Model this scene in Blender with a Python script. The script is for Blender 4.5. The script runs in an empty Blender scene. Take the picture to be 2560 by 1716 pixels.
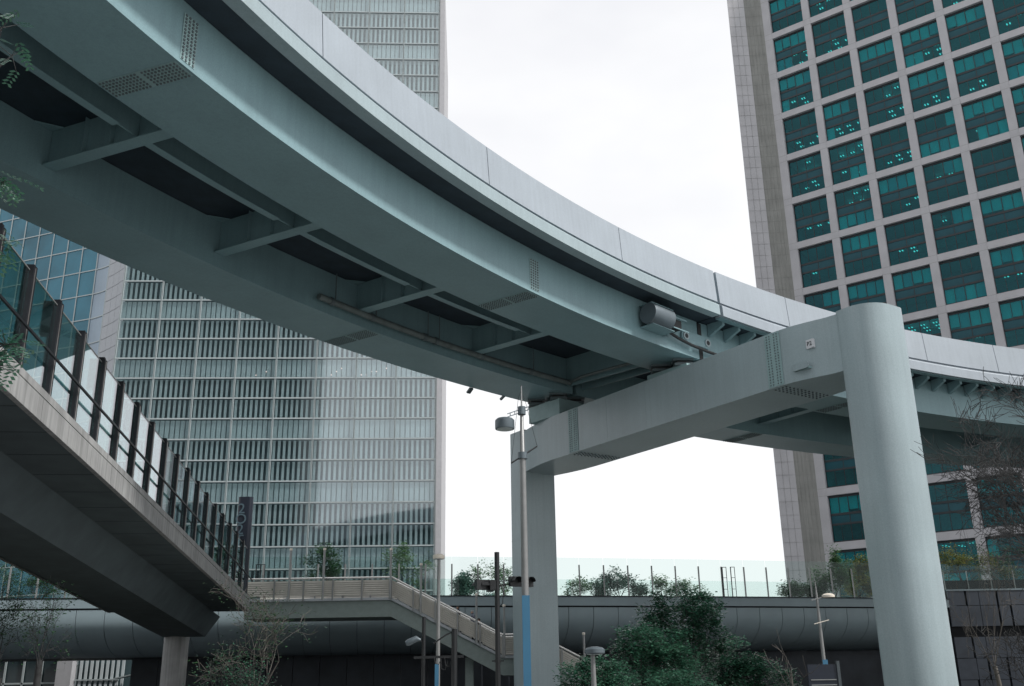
import bpy, bmesh, math, random
from math import sin, cos, pi, radians, sqrt, atan2, tan
from mathutils import Vector, Matrix

random.seed(11)
scene = bpy.context.scene
C = scene.collection

# ------------------------------------------------------------------ camera
FOC, PITCH, ROLL = 2489.0, 0.33242, 0.016444      # focal length in photo pixels, upward pitch, roll
cp, sp_, cr, sr = cos(PITCH), sin(PITCH), cos(ROLL), sin(ROLL)
cam_d = bpy.data.cameras.new('camera')
cam_d.sensor_width = 36.0
cam_d.lens = FOC / 2560 * 36.0
cam_d.clip_start = 0.1
cam_d.clip_end = 6000
cam = bpy.data.objects.new('camera', cam_d)
C.objects.link(cam)
cam.matrix_world = Matrix(((cr, sr, 0, 0), (sp_ * sr, -sp_ * cr, -cp, 0), (-cp * sr, cp * cr, -sp_, 0), (0, 0, 0, 1)))
scene.camera = cam
GZ = -1.6                                          # ground level; the eye is the origin

# ------------------------------------------------------------------ world, sun, exposure
SUN_AZ, SUN_EL = radians(112), radians(46)
world = bpy.data.worlds.new('World')
scene.world = world
world.use_nodes = True
nt = world.node_tree
nt.nodes.clear()
out = nt.nodes.new('ShaderNodeOutputWorld')
sky = nt.nodes.new('ShaderNodeTexSky')
sky.sky_type = 'NISHITA'
sky.sun_disc = False
sky.sun_elevation = SUN_EL
sky.sun_rotation = SUN_AZ
bg1 = nt.nodes.new('ShaderNodeBackground'); bg1.inputs[1].default_value = 0.10
nt.links.new(sky.outputs[0], bg1.inputs[0])
bg2 = nt.nodes.new('ShaderNodeBackground'); bg2.inputs[1].default_value = 1.0
tc = nt.nodes.new('ShaderNodeTexCoord')
mp = nt.nodes.new('ShaderNodeMapping'); mp.inputs['Scale'].default_value = (1.0, 1.0, 2.2)
nz = nt.nodes.new('ShaderNodeTexNoise'); nz.inputs['Scale'].default_value = 1.6; nz.inputs['Detail'].default_value = 5
cr1 = nt.nodes.new('ShaderNodeValToRGB')
cr1.color_ramp.elements[0].position = 0.36; cr1.color_ramp.elements[0].color = (0.825, 0.83, 0.865, 1)
cr1.color_ramp.elements[1].position = 0.56; cr1.color_ramp.elements[1].color = (1.0, 1.0, 1.0, 1)
nt.links.new(tc.outputs['Generated'], mp.inputs[0]); nt.links.new(mp.outputs[0], nz.inputs[0])
nt.links.new(nz.outputs[0], cr1.inputs[0]); nt.links.new(cr1.outputs[0], bg2.inputs[0])
mixw = nt.nodes.new('ShaderNodeMixShader'); mixw.inputs[0].default_value = 0.9     # share of bright cloud over the blue
nt.links.new(bg1.outputs[0], mixw.inputs[1]); nt.links.new(bg2.outputs[0], mixw.inputs[2])
nt.links.new(mixw.outputs[0], out.inputs[0])

sun_d = bpy.data.lights.new('sun', 'SUN')
sun_d.energy = 2.9
sun_d.angle = radians(6)
sun_d.color = (1.0, 0.965, 0.92)
sun = bpy.data.objects.new('sun', sun_d)
C.objects.link(sun)
sdir = Vector((sin(SUN_AZ) * cos(SUN_EL), cos(SUN_AZ) * cos(SUN_EL), sin(SUN_EL)))
sun.rotation_euler = sdir.to_track_quat('Z', 'Y').to_euler()

vs = scene.view_settings
vs.view_transform = 'Standard'
vs.look = 'None'
vs.exposure = 0.17
vs.gamma = 1.0
vs.use_curve_mapping = False
scene.render.engine = 'CYCLES'
scene.cycles.transparent_max_bounces = 16
scene.cycles.max_bounces = 7
scene.cycles.diffuse_bounces = 2

# ------------------------------------------------------------------ materials
MATS = {}
def mat(name, col, rough=0.6, metal=0.0, var=0.12, scale=3.0, bump=0.0, streak=0.0, spec=0.5, fine=0.0):
    """painted / stone surface: base colour broken up by noise, optional vertical streaks"""
    if name in MATS: return MATS[name]
    m = bpy.data.materials.new(name); m.use_nodes = True
    n = m.node_tree; b = n.nodes['Principled BSDF']
    b.inputs['Roughness'].default_value = rough
    b.inputs['Metallic'].default_value = metal
    b.inputs['Specular IOR Level'].default_value = spec
    t = n.nodes.new('ShaderNodeTexCoord')
    a = n.nodes.new('ShaderNodeTexNoise'); a.inputs['Scale'].default_value = scale; a.inputs['Detail'].default_value = 6
    n.links.new(t.outputs['Object'], a.inputs[0])
    r = n.nodes.new('ShaderNodeMapRange'); r.inputs[1].default_value = 0.3; r.inputs[2].default_value = 0.7
    r.inputs[3].default_value = 1 - var; r.inputs[4].default_value = 1 + var
    n.links.new(a.outputs[0], r.inputs[0])
    last = r.outputs[0]
    if streak:
        mpn = n.nodes.new('ShaderNodeMapping'); mpn.inputs['Scale'].default_value = (3.0, 3.0, 0.12)
        s = n.nodes.new('ShaderNodeTexNoise'); s.inputs['Scale'].default_value = 2.0; s.inputs['Detail'].default_value = 4
        n.links.new(t.outputs['Object'], mpn.inputs[0]); n.links.new(mpn.outputs[0], s.inputs[0])
        r2 = n.nodes.new('ShaderNodeMapRange'); r2.inputs[1].default_value = 0.35; r2.inputs[2].default_value = 0.6
        r2.inputs[3].default_value = 1 - streak; r2.inputs[4].default_value = 1
        n.links.new(s.outputs[0], r2.inputs[0])
        mm = n.nodes.new('ShaderNodeMath'); mm.operation = 'MULTIPLY'
        n.links.new(last, mm.inputs[0]); n.links.new(r2.outputs[0], mm.inputs[1]); last = mm.outputs[0]
    if fine:
        f = n.nodes.new('ShaderNodeTexNoise'); f.inputs['Scale'].default_value = 22; f.inputs['Detail'].default_value = 2
        n.links.new(t.outputs['Object'], f.inputs[0])
        r3 = n.nodes.new('ShaderNodeMapRange'); r3.inputs[1].default_value = 0.3; r3.inputs[2].default_value = 0.7
        r3.inputs[3].default_value = 1 - fine; r3.inputs[4].default_value = 1 + fine
        n.links.new(f.outputs[0], r3.inputs[0])
        mm = n.nodes.new('ShaderNodeMath'); mm.operation = 'MULTIPLY'
        n.links.new(last, mm.inputs[0]); n.links.new(r3.outputs[0], mm.inputs[1]); last = mm.outputs[0]
    v = n.nodes.new('ShaderNodeVectorMath'); v.operation = 'SCALE'; v.inputs[0].default_value = col
    n.links.new(last, v.inputs['Scale']); n.links.new(v.outputs[0], b.inputs['Base Color'])
    if bump:
        bp = n.nodes.new('ShaderNodeBump'); bp.inputs['Strength'].default_value = bump; bp.inputs['Distance'].default_value = 0.05
        n.links.new(a.outputs[0], bp.inputs['Height']); n.links.new(bp.outputs[0], b.inputs['Normal'])
    MATS[name] = m
    return m

def glass(name, tint, refl=(1, 1, 1), rough=0.02, base=0.06, power=4.0, var=0.0):
    """thin pane: tinted see-through plus a mirror part that grows at grazing view"""
    if name in MATS: return MATS[name]
    m = bpy.data.materials.new(name); m.use_nodes = True
    n = m.node_tree; n.nodes.clear()
    o = n.nodes.new('ShaderNodeOutputMaterial')
    tr = n.nodes.new('ShaderNodeBsdfTransparent'); tr.inputs[0].default_value = (*tint, 1)
    g = n.nodes.new('ShaderNodeBsdfGlossy'); g.inputs[0].default_value = (*refl, 1); g.inputs['Roughness'].default_value = rough
    lw = n.nodes.new('ShaderNodeLayerWeight'); lw.inputs[0].default_value = 0.5
    pw = n.nodes.new('ShaderNodeMath'); pw.operation = 'POWER'; pw.inputs[1].default_value = power
    r = n.nodes.new('ShaderNodeMapRange'); r.inputs[3].default_value = base; r.inputs[4].default_value = 0.95
    n.links.new(lw.outputs['Facing'], pw.inputs[0]); n.links.new(pw.outputs[0], r.inputs[0])
    mx = n.nodes.new('ShaderNodeMixShader')
    n.links.new(r.outputs[0], mx.inputs[0]); n.links.new(tr.outputs[0], mx.inputs[1]); n.links.new(g.outputs[0], mx.inputs[2])
    n.links.new(mx.outputs[0], o.inputs[0])
    MATS[name] = m
    return m

def emit(name, col, s):
    if name in MATS: return MATS[name]
    m = bpy.data.materials.new(name); m.use_nodes = True
    b = m.node_tree.nodes['Principled BSDF']
    b.inputs['Base Color'].default_value = (*col, 1)
    b.inputs['Emission Color'].default_value = (*col, 1); b.inputs['Emission Strength'].default_value = s
    MATS[name] = m
    return m

def leafmat(name, c1, c2, rough=0.35):
    if name in MATS: return MATS[name]
    m = bpy.data.materials.new(name); m.use_nodes = True
    n = m.node_tree; b = n.nodes['Principled BSDF']
    b.inputs['Roughness'].default_value = rough
    t = n.nodes.new('ShaderNodeTexCoord')
    a = n.nodes.new('ShaderNodeTexNoise'); a.inputs['Scale'].default_value = 2.2; a.inputs['Detail'].default_value = 8
    n.links.new(t.outputs['Object'], a.inputs[0])
    r = n.nodes.new('ShaderNodeValToRGB')
    r.color_ramp.elements[0].position = 0.35; r.color_ramp.elements[0].color = (*c1, 1)
    r.color_ramp.elements[1].position = 0.68; r.color_ramp.elements[1].color = (*c2, 1)
    n.links.new(a.outputs[0], r.inputs[0]); n.links.new(r.outputs[0], b.inputs['Base Color'])
    tl = n.nodes.new('ShaderNodeBsdfTranslucent'); n.links.new(r.outputs[0], tl.inputs[0])
    mx = n.nodes.new('ShaderNodeMixShader'); mx.inputs[0].default_value = 0.3
    o = n.nodes['Material Output']
    n.links.new(b.outputs[0], mx.inputs[1]); n.links.new(tl.outputs[0], mx.inputs[2]); n.links.new(mx.outputs[0], o.inputs[0])
    MATS[name] = m
    return m

M_steel = mat('viaduct_paint', (0.205, 0.325, 0.355), 0.40, var=0.08, scale=0.45, streak=0.06, fine=0.07)
M_pier = mat('pier_paint', (0.30, 0.375, 0.40), 0.30, var=0.07, scale=0.4, streak=0.06, fine=0.07)
M_parapet = mat('parapet_paint', (0.315, 0.36, 0.405), 0.5, var=0.05, scale=0.5, streak=0.06, fine=0.05)
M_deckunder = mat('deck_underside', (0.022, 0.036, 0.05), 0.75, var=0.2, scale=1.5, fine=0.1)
M_bolt = mat('bolt_steel', (0.10, 0.13, 0.14), 0.5, var=0.1)
M_plate = mat('splice_plate_paint', (0.25, 0.37, 0.38), 0.5, var=0.08)
M_black = mat('black_rubber', (0.018, 0.02, 0.022), 0.6, var=0.1)
M_pipe = mat('pipe_grey', (0.13, 0.16, 0.16), 0.55, var=0.2)
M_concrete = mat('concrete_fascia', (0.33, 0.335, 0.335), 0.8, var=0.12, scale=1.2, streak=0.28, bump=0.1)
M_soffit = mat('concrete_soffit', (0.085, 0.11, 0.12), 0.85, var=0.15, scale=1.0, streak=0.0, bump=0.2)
M_asphalt = mat('asphalt', (0.05, 0.05, 0.052), 0.9, var=0.2, scale=8)
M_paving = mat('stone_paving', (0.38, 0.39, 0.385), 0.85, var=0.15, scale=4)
M_dimpaving = mat('dimming_dark_paving', (0.03, 0.034, 0.04), 0.8, var=0.2, scale=3)  # dark tone for the added ground that weakens bounce below the deck
M_dimsoil = mat('bounce_dimming_soil', (0.04, 0.045, 0.035), 0.95, var=0.3, scale=5, bump=0.3)  # dark tone for the added beds that weaken bounce under the viaduct
M_stone = mat('tower_stone', (0.40, 0.40, 0.42), 0.75, var=0.08, scale=0.35, fine=0.08)
M_stone2 = mat('ribbed_shade_stone', (0.23, 0.235, 0.225), 0.8, var=0.1, scale=0.5, streak=0.15)  # ribbed corner stone, toned darker to stand for that face's shade
M_frame = mat('window_frame_dark', (0.012, 0.02, 0.025), 0.5, var=0.1)
M_spandrel = mat('spandrel_glass', (0.008, 0.065, 0.085), 0.2, var=0.15, scale=0.5, spec=0.25)
M_glassA = glass('teal_window_glass', (0.17, 0.72, 0.74), (0.34, 0.66, 0.74), 0.015, 0.05, 4.5)
M_blind = mat('roller_blind', (0.58, 0.60, 0.58), 0.8, var=0.06, scale=0.6)
M_blind2 = mat('roller_blind_grey', (0.36, 0.42, 0.44), 0.8, var=0.06, scale=0.6)
M_interior = mat('office_interior', (0.26, 0.27, 0.27), 0.9, var=0.2)
M_ceiling = mat('office_ceiling', (0.55, 0.56, 0.56), 0.9, var=0.1)
M_light = emit('ceiling_lamp_lit', (1.0, 0.72, 0.66), 1.6)
M_mull = mat('pale_mullion', (0.40, 0.45, 0.46), 0.45, metal=0.2, var=0.05)
M_blade = mat('pale_louvre', (0.50, 0.555, 0.575), 0.5, var=0.07, scale=0.4)
M_backB = mat('louvre_backing', (0.05, 0.085, 0.095), 0.5, var=0.2, scale=0.3)
M_backB2 = mat('louvre_backing_pale', (0.24, 0.31, 0.33), 0.5, var=0.1, scale=0.3)
M_glassB = glass('facade_glass', (0.90, 0.955, 0.96), (0.92, 0.94, 0.96), 0.05, 0.13, 4.0)
M_edgeB = mat('tower_edge_metal', (0.42, 0.42, 0.44), 0.5, var=0.05)
M_paneC = mat('blue_curtain_glass', (0.035, 0.17, 0.24), 0.12, var=0.35, scale=0.12, spec=0.45)
M_paneC2 = mat('pale_curved_glass', (0.22, 0.30, 0.38), 0.15, var=0.1, scale=0.3, spec=0.8)
M_panelC = mat('pale_metal_panel', (0.40, 0.42, 0.45), 0.5, var=0.06)
M_glassR = glass('railing_glass', (0.66, 0.86, 0.82), (0.95, 0.95, 1.0), 0.01, 0.10, 3.0)
M_glassD = glass('deck_glass', (0.90, 0.945, 0.935), (0.8, 0.9, 0.9), 0.01, 0.015, 4.0)
M_post = mat('dark_bronze_post', (0.014, 0.016, 0.02), 0.5, metal=0.0, spec=0.25, var=0.15)
M_postlite = mat('post_strip_metal', (0.55, 0.52, 0.50), 0.3, metal=0.8, var=0.05)
M_chrome = mat('stainless', (0.85, 0.83, 0.80), 0.25, metal=0.6, var=0.03)
M_stainpost = mat('grey_metal_post', (0.30, 0.31, 0.31), 0.45, metal=0.5, var=0.08)
M_louvre = mat('beige_louvre', (0.52, 0.50, 0.455), 0.45, metal=0.0, var=0.06)
M_stairwall = mat('stair_side_paint', (0.24, 0.29, 0.28), 0.7, var=0.08, fine=0.06)
M_ledge = mat('stair_ledge', (0.42, 0.45, 0.48), 0.6, var=0.07)
M_belly = mat('deck_fascia_panel', (0.26, 0.33, 0.36), 0.5, var=0.06, scale=0.8, spec=0.4)
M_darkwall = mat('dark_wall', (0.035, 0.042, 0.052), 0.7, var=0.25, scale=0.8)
M_slab = mat('dark_stone_slab', (0.07, 0.085, 0.11), 0.5, var=0.25, scale=0.9)
M_joint = mat('dark_joint', (0.01, 0.012, 0.015), 0.9, var=0.1)
M_lamp = mat('lamp_grey', (0.12, 0.15, 0.17), 0.4, metal=0.3, var=0.05)
M_lens = mat('lamp_lens', (0.55, 0.62, 0.62), 0.15, var=0.05)
M_pole = mat('pole_paint', (0.24, 0.245, 0.245), 0.4, metal=0.3, var=0.08)
M_blue = mat('banner_blue', (0.045, 0.17, 0.29), 0.5, var=0.08, scale=0.8)
M_purple = mat('banner_purple', (0.035, 0.04, 0.16), 0.5, var=0.08)
M_bannerback = mat('banner_frame', (0.06, 0.075, 0.085), 0.5, var=0.1)
M_signal = mat('signal_black', (0.012, 0.014, 0.016), 0.45, var=0.15)
M_cap = mat('lamp_cap_white', (0.85, 0.78, 0.68), 0.4, var=0.02)
M_white = mat('sign_white', (0.58, 0.60, 0.63), 0.5, var=0.02)
M_ink = mat('sign_ink', (0.03, 0.04, 0.045), 0.6, var=0.02)
M_pylon = mat('pylon_dark', (0.012, 0.018, 0.032), 0.45, var=0.1)
M_letter = mat('pylon_letter', (0.09, 0.14, 0.17), 0.4, var=0.05)
M_bark = mat('bark_dark', (0.035, 0.036, 0.037), 0.9, var=0.3, scale=6)
M_barkpale = mat('bark_pale', (0.10, 0.092, 0.082), 0.8, var=0.35, scale=6)
M_leafdark = leafmat('leaf_dark_green', (0.018, 0.055, 0.03), (0.05, 0.13, 0.05))
M_leafmid = leafmat('leaf_mid_green', (0.05, 0.13, 0.06), (0.13, 0.24, 0.10), 0.4)
M_leafyel = leafmat('leaf_yellow_green', (0.07, 0.12, 0.03), (0.24, 0.22, 0.05), 0.5)
M_leafblue = leafmat('leaf_blue_green', (0.05, 0.12, 0.10), (0.10, 0.20, 0.15), 0.6)
M_leafshine = leafmat('leaf_glossy', (0.02, 0.075, 0.05), (0.065, 0.17, 0.105), 0.22)
M_hill = leafmat('wood_far', (0.10, 0.17, 0.18), (0.15, 0.22, 0.23), 0.9)
M_skin = mat('skin', (0.48, 0.30, 0.22), 0.6, var=0.04)
M_hairdark = mat('hair_dark', (0.02, 0.015, 0.012), 0.6, var=0.1)
M_hairgrey = mat('hair_grey', (0.30, 0.30, 0.30), 0.6, var=0.1)
M_clothnavy = mat('cloth_navy', (0.02, 0.022, 0.035), 0.8, var=0.1)
M_clothgrey = mat('cloth_grey_check', (0.14, 0.15, 0.19), 0.85, var=0.5, scale=14)
M_clothblack = mat('cloth_black', (0.015, 0.015, 0.018), 0.85, var=0.1)
M_facadedark = mat('dark_tower_wall', (0.09, 0.10, 0.11), 0.7, var=0.1)
M_facadeglass = mat('dark_tower_glass', (0.02, 0.035, 0.04), 0.2, var=0.1)

# ------------------------------------------------------------------ mesh helpers
ROOTLOC = {}
class MB:
    def __init__(s): s.v = []; s.f = []
    def quad(s, a, b, c, d):
        i = len(s.v); s.v += [tuple(a), tuple(b), tuple(c), tuple(d)]; s.f.append((i, i + 1, i + 2, i + 3)); return s
    def frame(s, o, ax, ay, az_, lo, hi):
        """box in a local frame: origin o, unit axes, corner ranges lo..hi"""
        o = Vector(o); ax = Vector(ax); ay = Vector(ay); az_ = Vector(az_); i = len(s.v)
        for x, y, z in ((0, 0, 0), (1, 0, 0), (1, 1, 0), (0, 1, 0), (0, 0, 1), (1, 0, 1), (1, 1, 1), (0, 1, 1)):
            s.v.append(tuple(o + ax * (hi[0] if x else lo[0]) + ay * (hi[1] if y else lo[1]) + az_ * (hi[2] if z else lo[2])))
        for f in ((3, 2, 1, 0), (4, 5, 6, 7), (0, 1, 5, 4), (1, 2, 6, 5), (2, 3, 7, 6), (3, 0, 4, 7)):
            s.f.append(tuple(i + k for k in f))
        return s
    def box(s, x0, x1, y0, y1, z0, z1):
        return s.frame((0, 0, 0), (1, 0, 0), (0, 1, 0), (0, 0, 1), (x0, y0, z0), (x1, y1, z1))
    def bar(s, p, q, w, h, up=(0, 0, 1)):
        p = Vector(p); q = Vector(q); d = q - p; L = d.length
        if L < 1e-6: return s
        d.normalize(); u = Vector(up)
        side = d.cross(u)
        if side.length < 1e-3: side = d.cross(Vector((1, 0, 0)))
        side.normalize(); u2 = side.cross(d)
        return s.frame(p, d, side, u2, (0, -w / 2, -h / 2), (L, w / 2, h / 2))
    def tube(s, pts, rad, n=8, cap=True):
        pts = [Vector(p) for p in pts]
        if not hasattr(rad, '__len__'): rad = [rad] * len(pts)
        base = len(s.v); prev = None
        for k, p in enumerate(pts):
            d = (pts[min(k + 1, len(pts) - 1)] - pts[max(k - 1, 0)])
            if d.length < 1e-9: d = Vector((0, 0, 1))
            d.normalize()
            if prev is None:
                a = d.cross(Vector((0, 0, 1)))
                if a.length < 1e-2: a = d.cross(Vector((1, 0, 0)))
            else: a = prev - d * prev.dot(d)
            a.normalize(); prev = a; b = d.cross(a)
            for j in range(n):
                t = 2 * pi * j / n
                s.v.append(tuple(p + (a * cos(t) + b * sin(t)) * rad[k]))
        for k in range(len(pts) - 1):
            for j in range(n):
                a0 = base + k * n + j; a1 = base + k * n + (j + 1) % n
                s.f.append((a0, a1, a1 + n, a0 + n))
        if cap:
            s.f.append(tuple(base + j for j in reversed(range(n))))
            s.f.append(tuple(base + (len(pts) - 1) * n + j for j in range(n)))
        return s
    def prism(s, poly, z0, z1):
        i = len(s.v); n = len(poly)
        s.v += [(x, y, z0) for x, y in poly] + [(x, y, z1) for x, y in poly]
        s.f.append(tuple(i + k for k in reversed(range(n)))); s.f.append(tuple(i + n + k for k in range(n)))
        for k in range(n): s.f.append((i + k, i + (k + 1) % n, i + n + (k + 1) % n, i + n + k))
        return s
    def sweep(s, rows, closed=True, caps=True):
        """rows: list of equal-length point lists"""
        i = len(s.v); m = len(rows[0])
        for r in rows: s.v += [tuple(p) for p in r]
        for a in range(len(rows) - 1):
            for j in range(m if closed else m - 1):
                p = i + a * m + j; q = i + a * m + (j + 1) % m
                s.f.append((p, q, q + m, p + m))
        if closed and caps:
            s.f.append(tuple(i + j for j in reversed(range(m)))); s.f.append(tuple(i + (len(rows) - 1) * m + j for j in range(m)))
        return s
    def lathe(s, c, prof, n=20, axis='z'):
        i = len(s.v); c = Vector(c)
        for r, h in prof:
            for j in range(n):
                t = 2 * pi * j / n; s.v.append(tuple(c + Vector((r * cos(t), r * sin(t), h))))
        for k in range(len(prof) - 1):
            for j in range(n):
                a = i + k * n + j; b = i + k * n + (j + 1) % n
                s.f.append((a, b, b + n, a + n))
        s.f.append(tuple(i + j for j in reversed(range(n)))); s.f.append(tuple(i + (len(prof) - 1) * n + j for j in range(n)))
        return s
    def build(s, name, m, parent=None, smooth=False, stuff=False, fixn=True, label=None):
        off = Vector((0, 0, 0))
        if parent is not None: off = ROOTLOC[parent.name]
        me = bpy.data.meshes.new(name)
        me.from_pydata([tuple(Vector(v) - off) for v in s.v], [], s.f)
        if fixn:
            bm = bmesh.new(); bm.from_mesh(me); bmesh.ops.recalc_face_normals(bm, faces=bm.faces); bm.to_mesh(me); bm.free()
        me.materials.append(m)
        if smooth is True:
            for p in me.polygons: p.use_smooth = True
        elif smooth:
            for p in me.polygons: p.use_smooth = True
            me.set_sharp_from_angle(angle=radians(smooth))
        me.update()
        o = bpy.data.objects.new(name, me); C.objects.link(o)
        if parent is not None: o.parent = parent
        ROOTLOC[o.name] = off
        if stuff: o['kind'] = 'stuff'
        if label: o['label'] = label
        return o

def thing(name, label, cat, loc, group=None):
    o = bpy.data.objects.new(name, None); C.objects.link(o); o.location = loc
    o.empty_display_size = 0.3
    o['label'] = label; o['category'] = cat
    if group: o['group'] = group
    ROOTLOC[o.name] = Vector(loc)
    return o
def tag(o, label, cat, group=None):
    o['label'] = label; o['category'] = cat
    if group: o['group'] = group
    return o
def struct(o): o['kind'] = 'structure'; return o
def share(src, name, parent, loc=(0, 0, 0), rz=0.0):
    o = bpy.data.objects.new(name, src.data); C.objects.link(o); o.parent = parent
    o.location = loc; o.rotation_euler = (0, 0, rz); ROOTLOC[o.name] = ROOTLOC[parent.name]
    return o
def copy_tree(o, parent=None):
    c = o.copy(); C.objects.link(c)
    if parent is not None: c.parent = parent
    for ch in list(o.children): copy_tree(ch, c)
    return c
def ray(u, v):
    x = (u - 1280) / FOC; y = (858 - v) / FOC
    xr = cr * x + sr * y; yr = -sr * x + cr * y
    return Vector((xr, cp - sp_ * yr, sp_ + cp * yr))
def spot(u, v, Y):
    """place surveyed from the photograph at distance Y"""
    r = ray(u, v); return r * (Y / r.y)
def text_mesh(txt, size, depth):
    cu = bpy.data.curves.new('lettering', 'FONT'); cu.body = txt; cu.size = size; cu.extrude = depth
    cu.align_x = 'CENTER'; cu.align_y = 'CENTER'
    o = bpy.data.objects.new('lettering', cu); C.objects.link(o)
    dg = bpy.context.evaluated_depsgraph_get()
    me = bpy.data.meshes.new_from_object(o.evaluated_get(dg))
    bpy.data.objects.remove(o)
    return me

# ================================================================== SETTING
g = MB(); g.box(-3000, 3000, -3000, 3000, GZ - 1, GZ)
struct(g.build('ground', M_paving))
g = MB(); g.box(-300, 300, 20, 34, GZ, GZ + 0.004); struct(g.build('road', M_asphalt))
g = MB(); g.box(-300, 300, 52, 130, GZ, GZ + 0.004); struct(g.build('bounce_dimming_paving', M_dimpaving))  # unseen dark ground, added to keep light from bouncing up under the deck
g = MB()
for y in (20, 34): g.box(-300, 300, y - 0.1, y + 0.1, GZ, GZ + 0.12)
struct(g.build('kerb', M_concrete))
g = MB()
for k in range(-40, 40): g.box(k * 6, k * 6 + 3, 26.93, 27.07, GZ + 0.004, GZ + 0.008)
struct(g.build('road_marking', M_white))
g = MB()
g.box(-70, -12, 3, 19.8, GZ, GZ + 0.12); g.box(-70, -12.0, 34.2, 60, GZ, GZ + 0.12); g.box(10.5, 60, 34.6, 37.5, GZ, GZ + 0.12); g.box(16, 60, 36, 74, GZ, GZ + 0.12)
struct(g.build('bounce_dimming_bed', M_dimsoil))  # unseen dark beds, added to cut ground bounce onto the viaduct undersides
# far wooded rise seen past the left tower
g = MB(); rows = []
for i in range(60):
    x = -190 + i * 6
    h = 30 + 7 * sin(i * 0.5) + 4 * sin(i * 1.7 + 1) + random.uniform(-1.2, 1.2)
    if i > 34: h = max(12, h - (i - 34) * 2.5)
    rows.append([(x, 420, GZ), (x, 428, h * 0.7), (x, 445, h), (x, 480, h * 0.9), (x, 540, GZ)])
g.sweep(rows, closed=False); struct(g.build('hills', M_hill, smooth=True))

# ================================================================== RIGHT-HAND OFFICE TOWER (A)
A0 = Vector((46.231, 146.911, 0)); azA = 2.21653
aA = Vector((sin(azA), cos(azA), 0)); nA = Vector((-cos(azA), sin(azA), 0))          # along facade, inward
UP = Vector((0, 0, 1))
if nA.y < 0: nA = -nA
PW, PH, Z0A = 6.8643, 8.0, 105.975
RT, RB, NC = -2, 13, 9
OW, OH = 5.68, 6.86           # opening
topA = Z0A + 2 * PH + 1.0
tower = thing('office_tower', 'pinkish stone office tower with a square grid of teal windows, right of the sky gap', 'tower', (60, 150, GZ))
def LA(a, d, z): return A0 + aA * a + nA * d + UP * z
w = MB()
w.frame(A0, aA, nA, UP, (-1.35, 6.0, GZ), (NC * PW + 1, 34, topA))
w.frame(A0, aA, nA, UP, (-1.34, 0.81, GZ), (-0.25, 6.0, topA)); w.build('core_wall', M_interior, tower)
# piers and beams of the stone grid, each one a part
src = MB(); src.frame((0, 0, 0), aA, nA, UP, (-(PW - OW), -0.0, 0), (0.0, 0.75, topA - GZ))
pier_me = None
for c in range(NC + 1):
    m = MB(); a1 = c * PW; a0 = a1 - (PW - OW) if c else -1.35
    if c == NC: a0, a1 = c * PW - (PW - OW), c * PW
    m.frame(A0, aA, nA, UP, (a0, 0, GZ), (a1, 0.8, topA)); m.build('stone_pier', M_stone, tower)
beam_src = None
for r in range(RT, RB + 1):
    zt = Z0A - r * PH
    for c in range(NC):
        a0 = c * PW
        if beam_src is None:
            m = MB(); m.frame(A0, aA, nA, UP, (a0 + 0.012, 0.03, zt + 0.01), (a0 + OW - 0.012, 0.8, zt + (PH - OH)))
            beam_src = m.build('stone_beam', M_stone, tower); b0 = (a0, zt)
        else:
            share(beam_src, 'stone_beam', tower, tuple(aA * (a0 - b0[0]) + UP * (zt - b0[1])))
# stone joints on the piers: thin recessed lines as real grooves (dark strips let in)
m = MB()
for r in range(RT, RB + 1):
    zt = Z0A - r * PH
    for c in range(NC + 1):
        a1 = c * PW; a0 = a1 - (PW - OW) if c else -1.35
        for dz in (0.02, 1.12):
            m.frame(A0, aA, nA, UP, (a0 + .004, -0.003, zt + dz - 0.02), (a1 - .004, 0.01, zt + dz + 0.02))
m.build('pier_joints', M_stone2, tower, stuff=True)
# chamfered corner: ribbed strip with shade put into its stone colour, and pale face
PA = LA(-1.35, 0, 0)
PB = PA + Vector((-2.95, 0.35, 0)); PC_ = PB + Vector((-2.9, 0.0, 0)); PD = PC_ + Vector((9.0, 24, 0))
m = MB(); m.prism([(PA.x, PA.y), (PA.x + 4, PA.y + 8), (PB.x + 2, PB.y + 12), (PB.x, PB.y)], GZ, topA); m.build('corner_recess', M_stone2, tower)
m = MB(); m.prism([(PB.x - 0.01, PB.y - 0.12), (PB.x + 2, PB.y + 14), (PD.x, PD.y), (PC_.x, PC_.y)], GZ, topA); m.build('corner_wall', M_stone, tower)
m = MB()
for k in range(1, 5):
    q = PA.lerp(PB, k / 5); m.frame(q, Vector((-1, 0.118, 0)).normalized(), Vector((0.118, 1, 0)).normalized(), UP, (-0.03, -0.035, GZ), (0.03, 0.05, topA))
m.build('corner_ribs', M_stone2, tower, stuff=True)
m = MB()
for k in range(0, 66):
    z = GZ + 1 + k * 2.0
    m.frame(PC_, (1, 0, 0), (0, 1, 0), UP, (0.01, -0.124, z - 0.011), (2.88, -0.10, z + 0.011))
    m.frame(PB + Vector((0, 0, 0)), (1, -0.118, 0), (0.118, 1, 0), UP, (0.01, -0.02, z - 0.02), (2.93, 0.02, z + 0.02))
for a in (1.0, 1.95):
    m.frame(PC_, (1, 0, 0), (0, 1, 0), UP, (a - 0.011, -0.123, GZ), (a + 0.011, -0.10, topA))
m.build('corner_joints', M_stone2, tower, stuff=True)
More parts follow.
